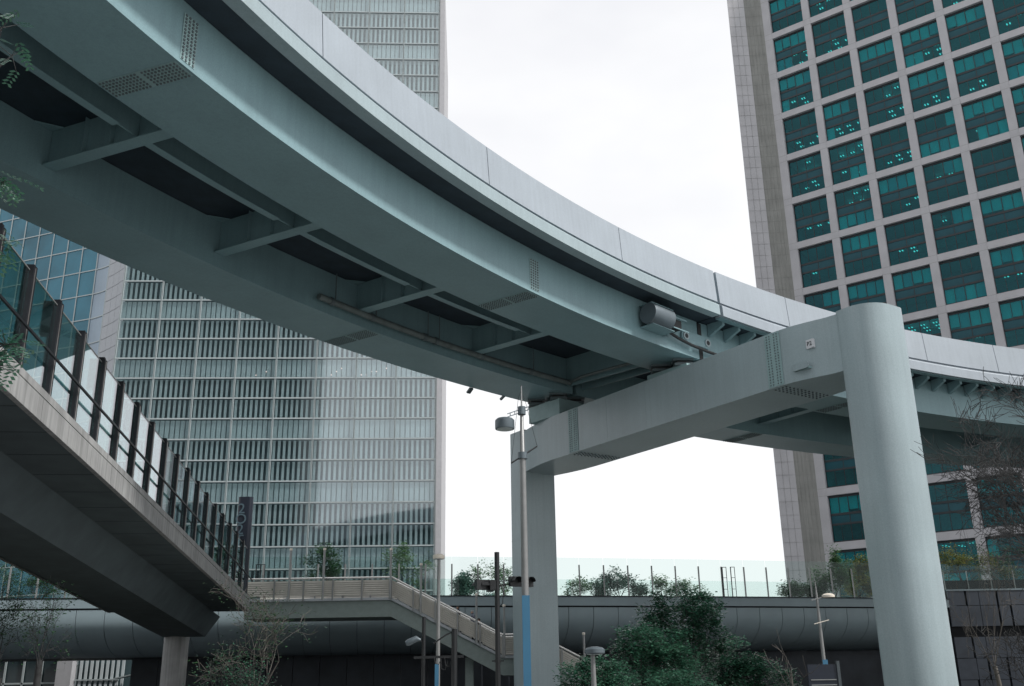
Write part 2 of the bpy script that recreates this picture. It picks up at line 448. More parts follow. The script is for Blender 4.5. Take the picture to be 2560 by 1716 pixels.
# floors, ceilings and ceiling lamps behind the glass
m = MB()
for r in range(RT, RB + 1):
    zt = Z0A - r * PH
    for zz in (zt - 2.55, zt - OH - 0.15):
        m.frame(A0, aA, nA, UP, (-0.2, 0.95, zz - 0.9), (NC * PW, 6.0, zz - 0.4))
m.build('floor_slab', M_ceiling, tower, stuff=True)
m = MB(); ml = MB()
rr = random.Random(5)
FR = Z0A
wsrc = {}
def cell_frame(m, a0, zt):
    """dark frame bars of one window, in facade coordinates"""
    def fb(x0, x1, z0, z1, d0=0.50, d1=0.66): m.frame(A0, aA, nA, UP, (a0 + x0, d0, zt + z0), (a0 + x1, d1, zt + z1))
    fb(0, OW, -0.32, 0.0); fb(0, OW, -2.95, -2.62); fb(0, OW, -4.38, -4.08); fb(0, OW, -OH, -OH + 0.22)
    fb(0, 0.1, -OH + 0.22, -0.32); fb(OW - 0.1, OW, -OH + 0.22, -0.32)
    for k in range(1, 4):
        ww = 0.05 if k != 2 else 0.09
        x = OW * k / 4
        for z0, z1 in ((-2.62, -0.32), (-4.08, -2.95), (-OH + 0.22, -4.38)):
            if z0 == -4.08 and k != 2: continue
            fb(x - ww / 2, x + ww / 2, z0, z1, 0.52, 0.62)
cells = [(c, r) for c in range(NC) for r in range(RT, RB + 1)]
def cellkey(cr_):
    c, r = cr_; P = LA(c * PW + 3, 0, Z0A - r * PH - 3); return P.length
vis = [q for q in cells if q[0] <= 6 and -1 <= q[1] <= 12]
indiv = set(sorted([q for q in vis if q not in [(0, 8), (1, 8), (2, 8), (0, 9), (1, 9), (2, 9), (3, 8), (3, 9), (4, 8), (4, 9), (5, 8), (5, 9), (2, 10), (1, 10), (1, 11), (1, 12), (2, 12), (2, 11)]], key=cellkey)[:26])
frame_src = None; pane_src = {}
for c, r in cells:
    a0, zt = c * PW, Z0A - r * PH
    if frame_src is None:
        mm = MB(); cell_frame(mm, a0, zt); frame_src = mm.build('window', M_frame, tower); f0 = (a0, zt); win = frame_src
        off = Vector((0, 0, 0))
    else:
        off = aA * (a0 - f0[0]) + UP * (zt - f0[1]); win = share(frame_src, 'window', tower, tuple(off))
    rows = [('u', -2.62, -0.32), ('s', -4.08, -2.95), ('l', -OH + 0.22, -4.38)]
    lit = {k: rr.random() < (0.62 if k == 'l' else 0.3) for k in 'ul'}
    blind = {}
    for k in 'ul':
        p = rr.random()
        blind[k] = [False] * 4
        if p < (0.34 if k == 'u' else 0.14): blind[k] = [True] * 4
        elif p < (0.55 if k == 'u' else 0.36):
            n_ = rr.choice([1, 2, 3]); blind[k] = [i < n_ for i in range(4)] if rr.random() < .5 else [i >= 4 - n_ for i in range(4)]
        if all(blind[k]): lit[k] = False
    def fbx(mb, x0, x1, z0, z1, d0, d1, base=None):
        mb.frame(A0, aA, nA, UP, (a0 + x0, d0, zt + z0), (a0 + x1, d1, zt + z1))
    fine = (c, r) in indiv
    joint = MB()
    for kk, z0, z1 in rows:
        for i in range(4):
            x0, x1 = OW * i / 4, OW * (i + 1) / 4
            if fine and kk != 's':
                key = (kk, i)
                if key not in pane_src:
                    pm = MB(); pm.frame(A0, aA, nA, UP, (f0[0] + x0, 0.56, f0[1] + z0), (f0[0] + x1, 0.58, f0[1] + z1)); pane_src[key] = (pm.build('pane', M_glassA, win), off.copy())
                else:
                    o = bpy.data.objects.new('pane', pane_src[key][0].data); C.objects.link(o); o.parent = win
                    o.location = (0, 0, 0)
            elif kk != 's': fbx(joint, x0, x1, z0, z1, 0.56, 0.58)
            if kk != 's' and blind[kk][i]:
                drop = rr.choice([0, 0, 0, 0.15, 0.4])
                bt = M_blind if rr.random() < 0.75 else M_blind2
                m_ = m if bt is M_blind else ml
                fbx(m_, x0 + 0.04, x1 - 0.04, z0 + drop, z1, 0.70, 0.72)
    if joint.v: 
        o = joint.build('pane', M_glassA, tower, stuff=True)
    # spandrel panel
    if (c, r) == cells[0]:
        pm = MB(); fbx(pm, 0.1, OW - 0.1, -4.08, -2.95, 0.57, 0.60); sp_src = pm.build('spandrel_panel', M_spandrel, win)
    else:
        o = bpy.data.objects.new('spandrel_panel', sp_src.data); C.objects.link(o); o.parent = win
    # lamps on the ceilings
    for k, zc in (('u', zt + 0.10 - 0.55), ('l', zt - 2.55 - 0.92)):
        if lit[k]:
            for ii in range(3):
                for dd in (1.6, 3.1, 4.6):
                    if rr.random() < 0.42: continue
                    for e in (0, 0.42):
                        x = 0.9 + ii * 1.75 + e; 
                        wsrc.setdefault('l', MB()).frame(A0, aA, nA, UP, (a0 + x, dd, zc - 0.03), (a0 + x + 0.15, dd + 0.5, zc))
m.build('roller_blinds', M_blind, tower, stuff=True)
if ml.v: ml.build('grey_blinds', M_blind2, tower, stuff=True)
wsrc['l'].build('ceiling_lamps', M_light, tower, stuff=True)

# ================================================================== LEFT-HAND TOWER (B): louvred glass
B0 = Vector((-36.125, 85.835, 0)); azB = 1.52224
aB = Vector((sin(azB), cos(azB), 0)); nB = Vector((-cos(azB), sin(azB), 0))
MBW, RHB, ZB = 3.6411, 1.9, 36.399
NB = 8
zr = lambda r: ZB - RHB * r
RTB, RBB = -20, 18
towerB = thing('glass_tower', 'grey glass tower with rows of vertical louvres behind its panes, left of the sky gap', 'tower', (-22, 90, GZ))
m = MB(); m.frame(B0, aB, nB, UP, (0.02, 1.15, GZ), (NB * MBW + 0.45, 24, zr(RTB))); m.build('core_wall', M_edgeB, towerB)
mD = MB(); mP = MB(); blD = MB(); blP = MB()
for r in range(RTB, RBB):
    pale = r % 3 == 1
    (mP if pale else mD).frame(B0, aB, nB, UP, (0.05, 0.95, zr(r + 1)), (NB * MBW - .02, 1.0, zr(r)))
    for c in range(NB):
        for k in range(8):
            x = c * MBW + (k + 0.5) * MBW / 8
            if pale: blP.frame(B0, aB, nB, UP, (x - 0.18, 0.22, zr(r + 1) + 0.1), (x + 0.18, 0.30, zr(r) - 0.12))
            else: blD.frame(B0, aB, nB, UP, (x - 0.11, 0.22, zr(r + 1) + 0.1), (x + 0.11, 0.30, zr(r) - 0.12))
mD.build('louvre_backing', M_backB, towerB, stuff=True)
mP.build('pale_backing', M_backB2, towerB, stuff=True)
blD.build('louvre_blades', M_blade, towerB, stuff=True)
blP.build('wide_louvre_blades', M_blade, towerB, stuff=True)
ps = None
for r in range(RTB + 1, RBB):
    m = MB(); m.frame(B0, aB, nB, UP, (0, -0.02, zr(r) - 0.06), (NB * MBW, 0.10, zr(r) + 0.06)); m.build('transom', M_mull, towerB)
    for c in range(NB):
        if ps is None:
            m = MB(); m.frame(B0, aB, nB, UP, (c * MBW + 0.07, 0.05, zr(r) + 0.065), (c * MBW + MBW - 0.07, 0.07, zr(r - 1) - 0.065))
            ps = m.build('pane', M_glassB, towerB); p0 = (c, r)
        else:
            share(ps, 'pane', towerB, tuple(aB * ((c - p0[0]) * MBW) + UP * ((p0[1] - r) * RHB)))
for c in range(NB + 1):
    for e in (-0.045, 0.045):
        m = MB(); m.frame(B0, aB, nB, UP, (c * MBW + e - 0.02, -0.06, GZ), (c * MBW + e + 0.02, 0.12, zr(RTB))); m.build('mullion', M_mull, towerB)
m = MB(); m.frame(B0, aB, nB, UP, (NB * MBW + 0.09, -0.03, GZ), (NB * MBW + 0.58, 1.6, zr(RTB))); m.build('edge_panel', M_edgeB, towerB)
m = MB()
for r, c0, c1 in ((4, 3.4, 4.1), (4, 5.3, 5.6), (4, 6.1, 6.9), (-8, 6.3, 6.9), (-9, 7.2, 7.4), (-7, 5.9, 6.1)):
    for k in range(3):
        x = (c0 + (c1 - c0) * k / 3) * MBW
        m.frame(B0, aB, nB, UP, (x, 0.5 + k * .1, zr(r + 1) + 0.4 + 0.35 * k), (x + 0.5, 0.56 + k * .1, zr(r + 1) + 0.46 + 0.35 * k))
m.build('tube_lamps', M_light, towerB, stuff=True)

# ================================================================== FAR-LEFT BLUE GLASS TOWER (C)
C0 = Vector((-71.882, 142.547, 0)); azC = 1.93042; WC, HC, ZC = 3.133, 4.0, 60.962
aC = Vector((sin(azC), cos(azC), 0))
towerC = thing('curtain_wall_tower', 'blue-green gridded glass tower with a curved pale end, behind the footbridge railing', 'tower', (-75, 150, GZ))
pts = [C0 + aC * (WC * k) for k in range(-9, 4)]
dang = azC
for k in range(4):
    dang += radians(4); pts.append(pts[-1] + Vector((sin(dang), cos(dang), 0)) * 0.78)
iglass = len(pts) - 1
for k in range(4):
    dang += radians(3.2); pts.append(pts[-1] + Vector((sin(dang), cos(dang), 0)) * 1.75)
m = MB(); poly = [(p.x + 0.9, p.y + 2.6) for p in pts] + [(pts[-1].x + 14, pts[-1].y + 20), (pts[0].x + 8, pts[0].y + 40)]
m.prism(poly, GZ, ZC + 40); m.build('core_wall', M_backB, towerC)
RC0, RC1 = -9, 15
for r in range(RC0, RC1):
    z1, z0 = ZC - r * HC, ZC - (r + 1) * HC
    m = MB()
    for a, b in zip(pts[:iglass + 1], pts[1:iglass + 1]): m.bar(a + UP * z1, b + UP * z1, 0.16, 0.16)
    m.build('transom', M_mull, towerC)
    seen = -5 <= r <= 6
    jm = MB()
    for k in range(12):
        a, b = pts[k], pts[k + 1]
        d = (b - a).normalized(); n_ = Vector((-d.y, d.x, 0)); 
        mm = MB() if seen and k >= 4 else jm
        tl = random.uniform(-0.03, 0.03)
        mm.frame(a, d, n_, UP, (0.09, 0.03, z0 + 0.08), ((b - a).length - 0.09, 0.06, z1 - 0.08))
        if mm is not jm: mm.build('pane', M_paneC, towerC)
    if jm.v: jm.build('panes_far', M_paneC, towerC, stuff=True)
    mm = MB()
    for k in range(12, iglass):
        a, b = pts[k], pts[k + 1]; d = (b - a).normalized(); mm.frame(a, d, Vector((-d.y, d.x, 0)), UP, (0.0, 0.03, z0 + 0.08), ((b - a).length, 0.06, z1 - 0.08))
    mm.build('curved_pane', M_paneC2, towerC)
    for k in range(iglass, len(pts) - 1):
        a, b = pts[k], pts[k + 1]; d = (b - a).normalized()
        for h in range(2):
            mm = MB(); mm.frame(a, d, Vector((-d.y, d.x, 0)), UP, (0.03, -0.03, z0 + h * 2 + 0.04), ((b - a).length - 0.02, 0.05, z0 + h * 2 + 1.96)); mm.build('wall_panel', M_panelC, towerC)
for k in list(range(0, 13)) + [iglass]:
    m = MB(); m.frame(pts[k], (1, 0, 0), (0, 1, 0), UP, (-0.08, -0.10, GZ), (0.08, 0.06, ZC + 36)); m.build('mullion', M_mull, towerC)

# towers standing behind the viewer (seen mirrored in the glass and keeping light off the street)
def back_tower(x0, x1, y0, y1, h, label):
    t = thing('dark_tower', label, 'tower', ((x0 + x1) / 2, (y0 + y1) / 2, GZ))
    m = MB(); m.box(x0, x1, y0, y1, GZ, h); m.build('wall', M_facadedark, t)
    m = MB()
    z = 4
    while z < h - 4:
        m.box(x0 + 1, x1 - 1, y1 + 0.0, y1 + 0.05, z, z + 2.4); z += 4
    m.build('window_bands', M_facadeglass, t, stuff=True)
back_tower(-84, -34, -80, -40, 98, 'dark office tower with window bands standing behind the viewer to the left')
back_tower(-22, 16, -120, -80, 26, 'lower dark office block with window bands straight behind the viewer')

# ================================================================== ELEVATED ROAD
PIER = (7.97459, 49.11362); BAZ = 0.895825; RCV = 63.8556; S2, S3 = 0.57475, 1.42903
G1, G2, KX = -0.0385357, -0.000120066, -0.045029
DS = 0.5; SMIN, SMAX = -84, 66
_cl = {}
def _build_cl():
    n0 = int(-SMIN / DS); n1 = int(SMAX / DS)
    def psi(s): 
        q = max(min(s, 45), -52)          # beyond the surveyed part the bend stays constant
        return BAZ + s / RCV + S2 * 1e-4 * q * q + S3 * 1e-6 * q ** 3
    x, y = PIER; _cl[0] = (x, y, psi(0))
    for i in range(1, n1 + 1):
        a, b = psi((i - 1) * DS), psi(i * DS); x += (sin(a) + sin(b)) / 2 * DS; y += (cos(a) + cos(b)) / 2 * DS; _cl[i] = (x, y, b)
    x, y = PIER
    for i in range(1, n0 + 1):
        a, b = psi(-(i - 1) * DS), psi(-i * DS); x -= (sin(a) + sin(b)) / 2 * DS; y -= (cos(a) + cos(b)) / 2 * DS; _cl[-i] = (x, y, b)
_build_cl()
def cl(s):
    k = int(math.floor(s / DS)); k = max(min(k, int(SMAX / DS) - 1), int(SMIN / DS)); t = s / DS - k
    a, b = _cl[k], _cl[k + 1]
    return a[0] + (b[0] - a[0]) * t, a[1] + (b[1] - a[1]) * t, a[2] + (b[2] - a[2]) * t
def RD(s, o, h):
    """point on the road structure: s metres along, o metres to the right, h nominal level"""
    x, y, p = cl(s)
    return Vector((x + cos(p) * o, y - sin(p) * o, h + G1 * s + G2 * s * s + KX * o))
def srange(a, b, st=1.0):
    n = max(1, int(round((b - a) / st))); return [a + (b - a) * i / n for i in range(n + 1)]
def rdsweep(name, prof, a, b, m, parent, st=1.0, smooth=False, **k):
    mb = MB(); mb.sweep([[RD(s, o, h) for o, h in prof] for s in srange(a, b, st)])
    return mb.build(name, m, parent, smooth=smooth, **k)
x0, y0, _ = cl(-10)
road = thing('elevated_road', 'curving elevated roadway on pale grey-green steel box girders crossing overhead', 'viaduct', (x0, y0, GZ))
SA, SB = -80, 62
HB = 15.377
for (a, b) in ((SA, -0.12), (0.12, SB)):
    first = b < 1
    # near and far box girders
    gN = rdsweep('box_girder', [(2.345, HB), (2.311, 17.38), (-0.62, 17.40), (-0.678, HB)], a, b, M_steel, road)
    gF = rdsweep('box_girder', [(-7.121, HB), (-7.10, 17.40), (-10.36, 17.40), (-10.403, HB)], a, b, M_steel, road)
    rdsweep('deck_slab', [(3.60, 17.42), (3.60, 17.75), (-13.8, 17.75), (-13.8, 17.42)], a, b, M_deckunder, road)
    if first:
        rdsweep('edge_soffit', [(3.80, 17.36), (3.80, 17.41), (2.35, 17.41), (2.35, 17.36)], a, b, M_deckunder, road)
    # edge beam below the parapet: fascia, ledge and shadow groove
    rdsweep('edge_beam', [(3.872, 17.35), (3.845, 17.86), (3.80, 17.93), (3.66, 17.96), (3.66, 18.06), (3.36, 18.06), (3.36, 17.35)], a, b, M_pier if first else M_parapet, road)
    rdsweep('edge_beam', [(-13.9, 17.35), (-13.9, 18.06), (-13.5, 18.06), (-13.5, 17.35)], a, b, M_parapet, road)
    if not first:
        # open brackets under the overhang beyond the joint
        s = 0.75
        while s < 34:
            mb = MB(); mb.sweep([[RD(s - 0.09, 2.36, 16.75), RD(s - 0.09, 3.34, 17.16), RD(s - 0.09, 3.34, 17.41), RD(s - 0.09, 2.36, 17.41)],
                                 [RD(s + 0.09, 2.36, 16.75), RD(s + 0.09, 3.34, 17.16), RD(s + 0.09, 3.34, 17.41), RD(s + 0.09, 2.36, 17.41)]])
            mb.build('bracket', M_steel, road); s += 1.25
        rdsweep('edge_flange', [(3.70, 17.30), (3.70, 17.345), (3.35, 17.345), (3.35, 17.30)], a, b, M_steel, road)
# parapet panels: each with an open joint to the next
joints = [-80, -70, -59, -48, -37, -27, -17, -7.5, 0, 5.7, 11.2, 16.7, 22.2, 27.7, 33.2, 38.7, 44.2, 50, 56, 62]
for a, b in zip(joints, joints[1:]):
    ga = 0.02 if a != 0 else 0.10; gb = 0.02 if b != 0 else 0.10
    rdsweep('parapet_panel', [(3.748, 18.075), (3.62, 19.779), (3.42, 19.779), (3.42, 18.075)], a + ga, b - gb, M_parapet, road)
    rdsweep('parapet_panel', [(-13.85, 18.075), (-13.75, 19.779), (-13.55, 19.779), (-13.55, 18.075)], a + ga, b - gb, M_parapet, road)
rdsweep('road_surface', [(3.3, 17.755), (3.3, 17.80), (-13.4, 17.80), (-13.4, 17.755)], SA, SB, M_asphalt, road)
# cross beams between the girders, with haunched ends; longitudinal stringers
xb = [-71.4, -64.2, -57, -49.8, -42.6, -35.4, -28.2, -21.0, -13.8, -6.8, 6.0, 13.2, 20.4, 27.6, 34.8, 42.0, 49.2]
def bridge_bar(mb, o0, o1, s0, s1, h0, h1):
    mb.sweep([[RD(s0, o0, h0), RD(s1, o0, h0), RD(s1, o0, h1), RD(s0, o0, h1)], [RD(s0, o1, h0), RD(s1, o1, h0), RD(s1, o1, h1), RD(s0, o1, h1)]])
for s in xb:
    mb = MB(); bridge_bar(mb, -0.70, -7.08, s - 0.03, s + 0.03, 15.99, 17.40)
    web = mb.build('cross_beam', M_steel, road)
    mb = MB(); bridge_bar(mb, -0.70, -7.08, s - 0.24, s + 0.24, 15.95, 15.99); mb.build('flange', M_steel, web)
    mb = MB()
    for o in (-1.7, -3.9, -5.2):
        mb.sweep([[RD(s - 0.2, o, 16.0), RD(s + 0.2, o, 16.0), RD(s + 0.2, o, 17.39), RD(s - 0.2, o, 17.39)], [RD(s - 0.2, o - 0.02, 16.0), RD(s + 0.2, o - 0.02, 16.0), RD(s + 0.2, o - 0.02, 17.39), RD(s - 0.2, o - 0.02, 17.39)]])
    mb.build('stiffener', M_steel, web)
    # corner fillets that round off the bay ends
    mb = MB()
    for o0, o1 in ((-7.08, -6.5),):
        mb.sweep([[RD(s - 0.7, o0, 17.36), RD(s - 0.05, o0, 17.36), RD(s - 0.05, o1, 17.36)], [RD(s - 0.7, o0, 17.40), RD(s - 0.05, o0, 17.40), RD(s - 0.05, o1, 17.40)]])
    mb.build('gusset', M_steel, web)
for a, b in zip(xb, xb[1:]):
    if a < -6.5 and b > 0: continue
    hs = 16.12
    rows = []
    st = rdsweep('stringer', [(-2.74, hs), (-2.74, 17.40), (-2.80, 17.40), (-2.80, hs)], a + 0.05, b - 0.05, M_steel, road)
    rdsweep('flange', [(-2.60, hs - 0.04), (-2.60, hs), (-2.94, hs), (-2.94, hs - 0.04)], a + 0.25, b - 0.9, M_steel, st)
# inner end diaphragm at the joint
for s in (-0.5, 0.5):
    mb = MB(); bridge_bar(mb, -0.70, -7.08, s - 0.03, s + 0.03, 15.7, 17.4); mb.build('end_diaphragm', M_steel, road)
# splice plates with their bolts
def splice(s, L, o0, o1, h, near=True, web=None):
    mb = MB(); mb.sweep([[RD(s - L / 2, o0, h - 0.02), RD(s - L / 2, o1, h - 0.02), RD(s - L / 2, o1, h - 0.004), RD(s - L / 2, o0, h - 0.004)],
                         [RD(s + L / 2, o0, h - 0.02), RD(s + L / 2, o1, h - 0.02), RD(s + L / 2, o1, h - 0.004), RD(s + L / 2, o0, h - 0.004)]])
    pl = mb.build('splice_plate', M_plate, road)
    mb = MB(); n = int((o1 - o0) / 0.125)
    for i in range(n):
        if i == n // 2: continue
        for j in range(6):
            P = RD(s - L / 2 + L * (j + 0.5) / 6, o0 + (o1 - o0) * (i + 0.5) / n, h - 0.02)
            mb.box(P.x - 0.028, P.x + 0.028, P.y - 0.028, P.y + 0.028, P.z - 0.035, P.z)
    mb.build('bolts', M_bolt, pl, stuff=True)
    if web:
        wo, h0, h1 = web
        mb = MB(); mb.sweep([[RD(s - .3, wo + .004, h0), RD(s - .3, wo + .02, h0), RD(s - .3, wo + .02, h1), RD(s - .3, wo + .004, h1)], [RD(s + .3, wo + .004, h0), RD(s + .3, wo + .02, h0), RD(s + .3, wo + .02, h1), RD(s + .3, wo + .004, h1)]])
        pl = mb.build('splice_plate', M_plate, road)
        mb = MB(); k = int((h1 - h0) / 0.11)
        for i in range(k):
            for j in range(4):
                P = RD(s - 0.22 + 0.147 * j, wo + 0.02, h0 + (h1 - h0) * (i + 0.5) / k); Q = RD(s - 0.22 + 0.147 * j, wo + 0.05, h0 + (h1 - h0) * (i + 0.5) / k)
                mb.bar(P, Q, 0.06, 0.06)
        mb.build('bolts', M_bolt, pl, stuff=True)
splice(-31.4, 0.75, -0.60, 2.25, HB, web=(2.335, 15.5, 17.0))
splice(-12.2, 0.75, -0.60, 2.25, HB, web=(2.335, 15.5, 16.9))
splice(-12.8, 0.75, -10.3, -7.2, HB)
splice(12.2, 0.75, -0.60, 2.25, HB); splice(13.0, 0.75, -10.3, -7.2, HB)
# drain pipe with couplings beside the far girder
mb = MB(); mb.tube([RD(s, -6.72, 15.85) for s in srange(-16.2, -0.6, 0.6)], 0.15, 10); pipe = mb.build('drain_pipe', M_pipe, road, smooth=50)
for s in (-13.3, -10.2, -9.5, -6.6, -3.4, -15.6):
    mb = MB(); mb.tube([RD(s, -6.72, 15.85), RD(s + 0.16, -6.72, 15.85)], 0.19, 10); mb.build('coupling', M_bolt, pipe, smooth=50)
    mb = MB(); mb.bar(RD(s + 0.3, -6.72, 16.0), RD(s + 0.3, -6.72, 17.3), 0.05, 0.05); mb.build('hanger', M_bolt, pipe)
mb = MB(); mb.tube([RD(s, -0.86, 15.62) for s in srange(-15.5, -4.5, 0.6)], 0.05, 6); mb.build('conduit', M_bolt, road, smooth=50)
mb = MB(); mb.tube([RD(-0.9, -1.2, 15.85), RD(-1.1, -3, 15.8), RD(-1.0, -5.2, 15.85), RD(-0.6, -6.7, 15.9)], 0.09, 8); mb.build('cross_pipe', M_pipe, road, smooth=50)
# seismic damper drum on its bracket frame, on the near girder web
P = lambda s, o, h: RD(s, o, h)
mb = MB(); mb.tube([P(-4.75, 2.98, 16.48), P(-4.55, 2.98, 16.48), P(-3.25, 2.98, 16.48)], [0.50, 0.53, 0.53], 24)
drum = mb.build('damper_drum', M_lamp, road, smooth=40)
mb = MB()
for h in (15.95, 17.02): mb.bar(P(-4.6, 2.75, h), P(-2.95, 2.75, h), 0.8, 0.03)
mb.bar(P(-2.97, 2.75, 15.93), P(-2.97, 2.75, 17.04), 0.8, 0.04)
mb.bar(P(-2.95, 3.1, 16.75), P(-1.9, 3.1, 16.75), 0.04, 0.05); mb.bar(P(-2.95, 3.1, 16.2), P(-1.8, 3.1, 16.2), 0.04, 0.05)
mb.build('bracket_frame', M_steel, drum)
mb = MB(); mb.bar(P(-2.95, 2.75, 16.47), P(-2.2, 2.75, 16.47), 0.5, 0.45); mb.build('piston_block', M_black, drum)
# hanger plates with pin holes each side of the joint
mb = MB()
import itertools
def plate_with_holes(s0, s1, h0, h1, o):
    """link plate: rounded plate with two round pin bosses"""
    n = 20; cen = [(s0 + 0.32, (h0 + h1) / 2), (s1 - 0.32, (h0 + h1) / 2)]; R_ = (h1 - h0) / 2
    loop = []
    for i in range(n): 
        t = pi / 2 + pi * i / (n - 1); loop.append((cen[0][0] + R_ * cos(t), cen[0][1] + R_ * sin(t)))
    for i in range(n):
        t = -pi / 2 + pi * i / (n - 1); loop.append((cen[1][0] + R_ * cos(t), cen[1][1] + R_ * sin(t)))
    return loop, cen
lp, cen = plate_with_holes(-1.55, 0.75, 16.02, 16.62, 2.4)
mb.sweep([[P(a, 2.36, h) for a, h in lp], [P(a, 2.46, h) for a, h in lp]]); lk = mb.build('link_plate', M_steel, road)
for a, h in cen:
    mb = MB(); mb.tube([P(a, 2.46, h), P(a, 2.52, h)], [0.20, 0.20], 18); mb.build('pin_boss', M_pier, lk, smooth=40)
    mb = MB(); mb.tube([P(a, 2.52, h), P(a, 2.525, h)], [0.12, 0.12], 16); mb.build('pin_hole', M_black, lk)
# dark gap plates at the joint, and the slung cable
for h0, h1 in ((15.38, 16.0), (16.66, 17.30)):
    mb = MB(); mb.sweep([[P(-0.13, 2.30, h0), P(0.13, 2.30, h0), P(0.13, 2.30, h1), P(-0.13, 2.30, h1)], [P(-0.13, 2.37, h0), P(0.13, 2.37, h0), P(0.13, 2.37, h1), P(-0.13, 2.37, h1)]])
    mb.build('expansion_joint', M_black, road)
mb = MB(); mb.sweep([[P(-0.09, 3.40, 17.5), P(0.09, 3.40, 17.5), P(0.09, 3.40, 19.7), P(-0.09, 3.40, 19.7)], [P(-0.09, 3.56, 17.5), P(0.09, 3.56, 17.5), P(0.09, 3.50, 19.7), P(-0.09, 3.50, 19.7)]])
mb.build('expansion_joint', M_steel, road)
mb = MB(); mb.tube([P(-2.9, 2.62, 16.15), P(-2.0, 2.6, 15.98), P(-1.0, 2.6, 15.86), P(0.2, 2.6, 15.80), P(1.3, 2.6, 15.78), P(2.3, 2.55, 15.9)], 0.075, 8)
mb.build('slung_cable', M_black, road, smooth=60)
mb = MB(); mb.bar(P(-2.2, -10.41, 15.42), P(-2.2, -10.75, 15.25), 0.12, 0.12); mb.bar(P(-4.3, -10.42, 15.35), P(-4.3, -10.72, 15.12), 0.25, 0.1); mb.build('drip_bracket', M_bolt, road)

# ================================================================== PORTAL PIER
PR = Vector((13.464, 38.949, 0)); AXP = Vector((-0.5568, 0.83065, 0)); PEP = Vector((0.83065, 0.5568, 0))
def PP(a, p, z): return PR + AXP * a + PEP * p + UP * z
pier = thing('portal_pier', 'pale grey steel portal frame pier with two columns and a crossbeam carrying the road', 'pier', tuple(PP(11.5, 1.1, GZ)))
def rrect(a0, a1, p0, p1, r, n=7):
    """rounded rectangle; r = radii at (a0,p0),(a1,p0),(a1,p1),(a0,p1)"""
    o = []
    for (ca, cp_, rad, t0) in ((a0, p0, r[0], pi), (a1, p0, r[1], 1.5 * pi), (a1, p1, r[2], 0), (a0, p1, r[3], pi / 2)):
        sa = 1 if ca == a0 else -1; spp = 1 if cp_ == p0 else -1
        ox, oy = ca + sa * rad, cp_ + spp * rad
        for i in range(n):
            t = t0 + (pi / 2) * i / (n - 1); o.append((ox + rad * cos(t), oy + rad * sin(t)))
    return o
def column(a0, a1, radii, name='column'):
    loop = rrect(a0, a1, 0.0, 2.25, radii)
    mb = MB(); mb.sweep([[PP(a, p, GZ) for a, p in loop], [PP(a, p, 14.58) for a, p in loop]])
    return mb.build(name, M_pier, pier, smooth=35)
colR = column(-1.80, 0.0, (1.15, 0.16, 0.16, 0.36))
colL = column(23.09, 24.75, (0.16, 0.30, 0.5, 0.16))
# crossbeam: wider than the columns, drawn in over the last two metres at each end
stn = [(-0.3, 0.03, 2.22), (0.02, 0.03, 2.22), (0.5, -0.04, 2.28), (1.2, -0.26, 2.42), (2.0, -0.46, 2.56), (2.7, -0.52, 2.62), (11.5, -0.52, 2.66), (19.6, -0.52, 2.70), (20.8, -0.42, 2.66), (22.0, -0.20, 2.48), (22.9, 0.0, 2.28), (23.3, 0.03, 2.22)]
mb = MB(); mb.sweep([[PP(a, p0, 12.0), PP(a, p1, 12.0), PP(a, p1, 14.47), PP(a, p0, 14.47)] for a, p0, p1 in stn])
cbm = mb.build('crossbeam', M_pier, pier, smooth=20)
for z in (8.1,):
    for c0, c1 in ((23.09, 24.75),):
        lp_ = rrect(c0 - 0.012, c1 + 0.012, -0.012, 2.262, (1.15, .16, .16, .36) if c0 < 0 else (.16, .30, .5, .16))
        mb = MB(); mb.sweep([[PP(a, p, z) for a, p in lp_], [PP(a, p, z + 0.008) for a, p in lp_]]); mb.build('weld_seam', M_pier, pier, smooth=35)
for a in (7.2, 11.5, 14.6):
    mb = MB(); mb.frame(PR, AXP, PEP, UP, (a - 0.012, -0.526, 12.01), (a + 0.012, -0.519, 14.46)); mb.build('weld_seam', M_pier, cbm)
for a in (3.0, 17.5):
    mb = MB(); mb.frame(PR, AXP, PEP, UP, (a - 0.42, -0.548, 12.04), (a + 0.42, -0.526, 14.44)); pl = mb.build('splice_plate', M_plate, cbm)
    mb = MB()
    for i in range(19):
        for x in (a - 0.29, a - 0.13, a + 0.13, a + 0.29):
            z = 12.13 + i * 0.123
            mb.frame(PR, AXP, PEP, UP, (x - 0.026, -0.568, z - 0.024), (x + 0.026, -0.549, z + 0.024))
    for j in range(12):
        for i in range(4):
            mb.frame(PR, AXP, PEP, UP, (a - 0.3 + i * .2 - .03, -0.3 + j * 0.24, 11.955), (a - 0.3 + i * .2 + .03, -0.24 + j * 0.24, 11.998))
    mb.build('bolts', M_bolt, cbm, stuff=True)
mb = MB(); mb.frame(PR, AXP, PEP, UP, (1.25, -0.52, 12.42), (2.0, -0.20, 12.50)); mb.build('ledge', M_plate, cbm)
loop = rrect(1.2, 2.05, 12.42, 12.72, (0.12, 0.12, 0.12, 0.12))
mb = MB(); mb.sweep([[PP(a, -0.55, z) for a, z in loop], [PP(a, -0.47, z) for a, z in loop]]); mb.build('hatch_cover', M_pier, cbm)
# number plate with its lettering
mb = MB(); mb.frame(PR, AXP, PEP, UP, (1.00, -0.335, 13.28), (1.36, -0.20, 13.66)); plate = mb.build('number_plate', M_white, cbm)
me = text_mesh('P2', 0.26, 0.004)
me.materials.append(M_ink)
to = bpy.data.objects.new('lettering', me); C.objects.link(to); to.parent = cbm
